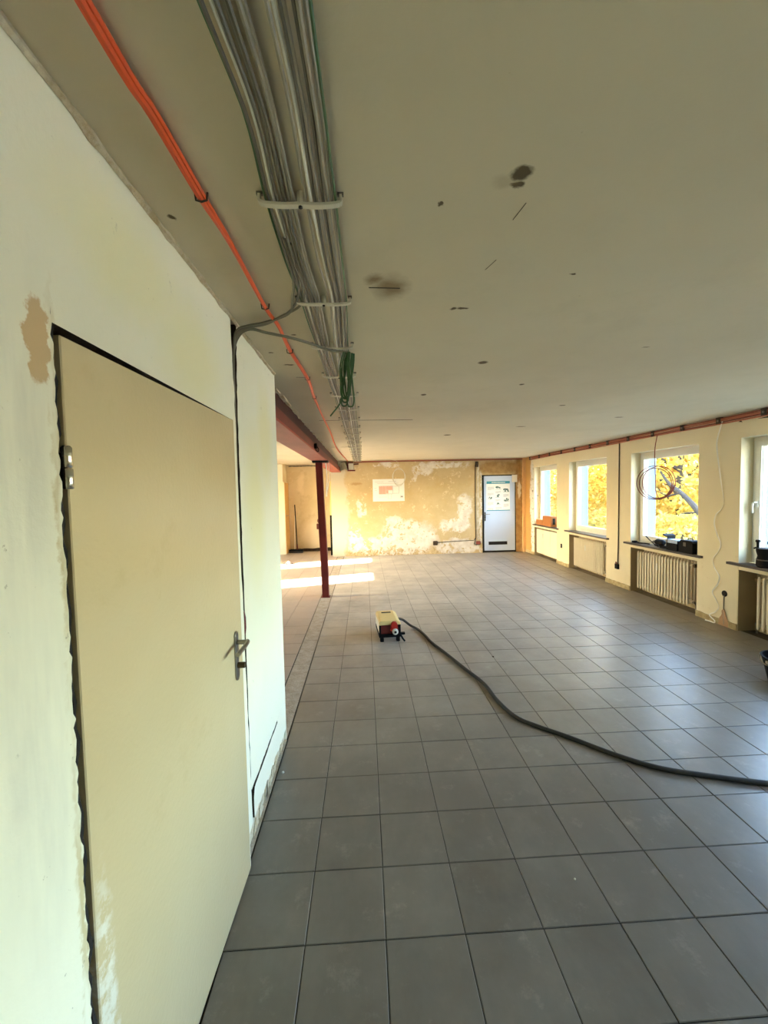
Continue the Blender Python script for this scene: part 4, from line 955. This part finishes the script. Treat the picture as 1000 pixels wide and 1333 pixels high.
obj('shell', MB().lathe([(.17, 0), (.175, .005), (.235, .27), (.245, .275), (.245, .29), (.228, .29), (.222, .27), (.165, .02), (.02, .018)], 24), MAT['black'], t, smooth=True)
bh = MB().tube([(.247*math.cos(a), .247*math.sin(a), .262-.05*math.sin((a-2.2)/1.9*PI)) for a in np.linspace(2.2, 4.1, 14)], .004, 6); obj('bail', bh, MAT['chrome'], t, smooth=True)
obj('bail_ear', MB().box(-.252, -.225, .0, .035, .225, .262), MAT['chrome'], t, bevel=.005)

# ------------------------------------------------------------------ outside
struct('ground', MB().box(WX+.3, 60, -30, 70, -.9, -.7).box(-60, LX-.4, -30, 70, -.9, -.7), MAT['ground'])
def leaves_mesh(name, n, centre, rad, size, seed, shell=.55):
    q = np.random.default_rng(seed); d = q.normal(size=(n, 3)); d /= np.linalg.norm(d, axis=1)[:, None]
    rr_ = q.uniform(shell, 1, n)**.6
    lump = 1+.18*np.sin(d[:, 0]*5+seed)*np.cos(d[:, 1]*4+d[:, 2]*6)
    c = np.array(centre)+d*rr_[:, None]*lump[:, None]*np.array(rad)
    u = q.normal(size=(n, 3)); u /= np.linalg.norm(u, axis=1)[:, None]; v = np.cross(u, q.normal(size=(n, 3))); v /= np.linalg.norm(v, axis=1)[:, None]
    s_ = q.uniform(.6, 1.2, n)[:, None]*size
    V = np.stack([c-u*s_, c-v*s_*.55, c+u*s_, c+v*s_*.55], 1).reshape(-1, 3)
    me = bpy.data.meshes.new(name); me.vertices.add(4*n); me.vertices.foreach_set('co', V.astype(np.float32).ravel())
    me.loops.add(4*n); me.loops.foreach_set('vertex_index', np.arange(4*n, dtype=np.int32)); me.polygons.add(n)
    me.polygons.foreach_set('loop_start', np.arange(0, 4*n, 4, dtype=np.int32)); me.update(); me.validate(); me.materials.append(MAT['leaf']); return me
def tree(x, y, h, r, seed, label, n=9000):
    t = thing('autumn_tree', label, 'tree', (x, y, -.7), 0, 'autumn trees outside the windows')
    q = random.Random(seed); tr = MB(); tr.tube(smooth_path([(0, 0, -.05), (q.uniform(-.1, .1), q.uniform(-.1, .1), h*.35), (q.uniform(-.2, .2), q.uniform(-.2, .2), h*.75)], 5), lambda s_: .16*(1-.6*s_), 8)
    obj('trunk', tr, MAT['bark'], t, smooth=True)
    br = MB()
    for k in range(7):
        a = q.uniform(0, 2*PI); z = h*q.uniform(.22, .6); l = r*q.uniform(.6, 1)
        br.tube(smooth_path([(0, 0, z), (math.cos(a)*l*.5, math.sin(a)*l*.5, z+l*.35), (math.cos(a)*l, math.sin(a)*l, z+l*.55)], 4), lambda s_: .07*(1-.75*s_), 6)
    obj('branches', br, MAT['bark'], t, smooth=True)
    c = obj('foliage', leaves_mesh('foliage', n, (0, 0, h*.55), (r, r, h*.5), .11, seed), None, t); c['kind'] = 'stuff'
    return t
TR = [(11.0, 13.9, 6.2, 2.2), (11.4, 17.2, 6.6, 2.7), (10.9, 21.2, 6.2, 2.5), (13.4, 24.8, 7, 3), (14.2, 14.8, 7.4, 3), (15, 19.5, 7.6, 3.2), (16, 28.5, 8, 3.6)]
TL = ['beyond the third window', 'beyond the second window', 'beyond the farthest window', 'behind the tree of the farthest window', 'in the back row behind the third window', 'in the back row behind the second window', 'farthest away of the trees']
for k, (x, y, h, r) in enumerate(TR): tree(x, y, h, r, 100+k, 'yellow leaved autumn tree '+TL[k], 9000)
# a bare grey limb that crosses the third window
lb = MB(); lb.tube(smooth_path([(9.6, 10.6, -.9), (9.55, 11.0, .3), (9.5, 11.38, .93), (9.5, 12.0, 1.42), (9.5, 12.5, 1.72), (9.6, 13.1, 2.2)], 5), lambda s_: .12*(1-.8*s_), 8)
lb.tube(smooth_path([(9.5, 11.3, .85), (9.5, 11.9, .80), (9.55, 12.6, .55)], 5), lambda s_: .04*(1-.7*s_), 6); lb.tube(smooth_path([(9.5, 12.0, 1.42), (9.5, 12.6, 1.35), (9.5, 13.3, 1.6)], 5), lambda s_: .03*(1-.7*s_), 6)
tag(obj('bare_tree', lb, MAT['bark'], smooth=True), 'bare grey forked trunk crossing the third window', 'tree')
HG = [(8.6+.5*(k % 2), 5.5+1.9*k) for k in range(3, 12)]
for k, (x, y) in enumerate(HG):
    t = thing('yellow_shrub', 'yellow autumn shrub in the hedge below the trees, %s from the near end' % ORD[k], 'shrub', (x, y, -.7), 0, 'autumn shrubs of the hedge')
    c = obj('foliage', leaves_mesh('foliage', 3500, (0, 0, .75), (1.15, 1.25, .85), .075, 300+k), None, t); c['kind'] = 'stuff'
    st = MB()
    for j in range(5): a = j*1.26; st.tube([(0, 0, -.02), (.3*math.cos(a), .3*math.sin(a), .6), (.6*math.cos(a), .6*math.sin(a), 1.1)], .02, 5)
    obj('stems', st, MAT['bark'], t)
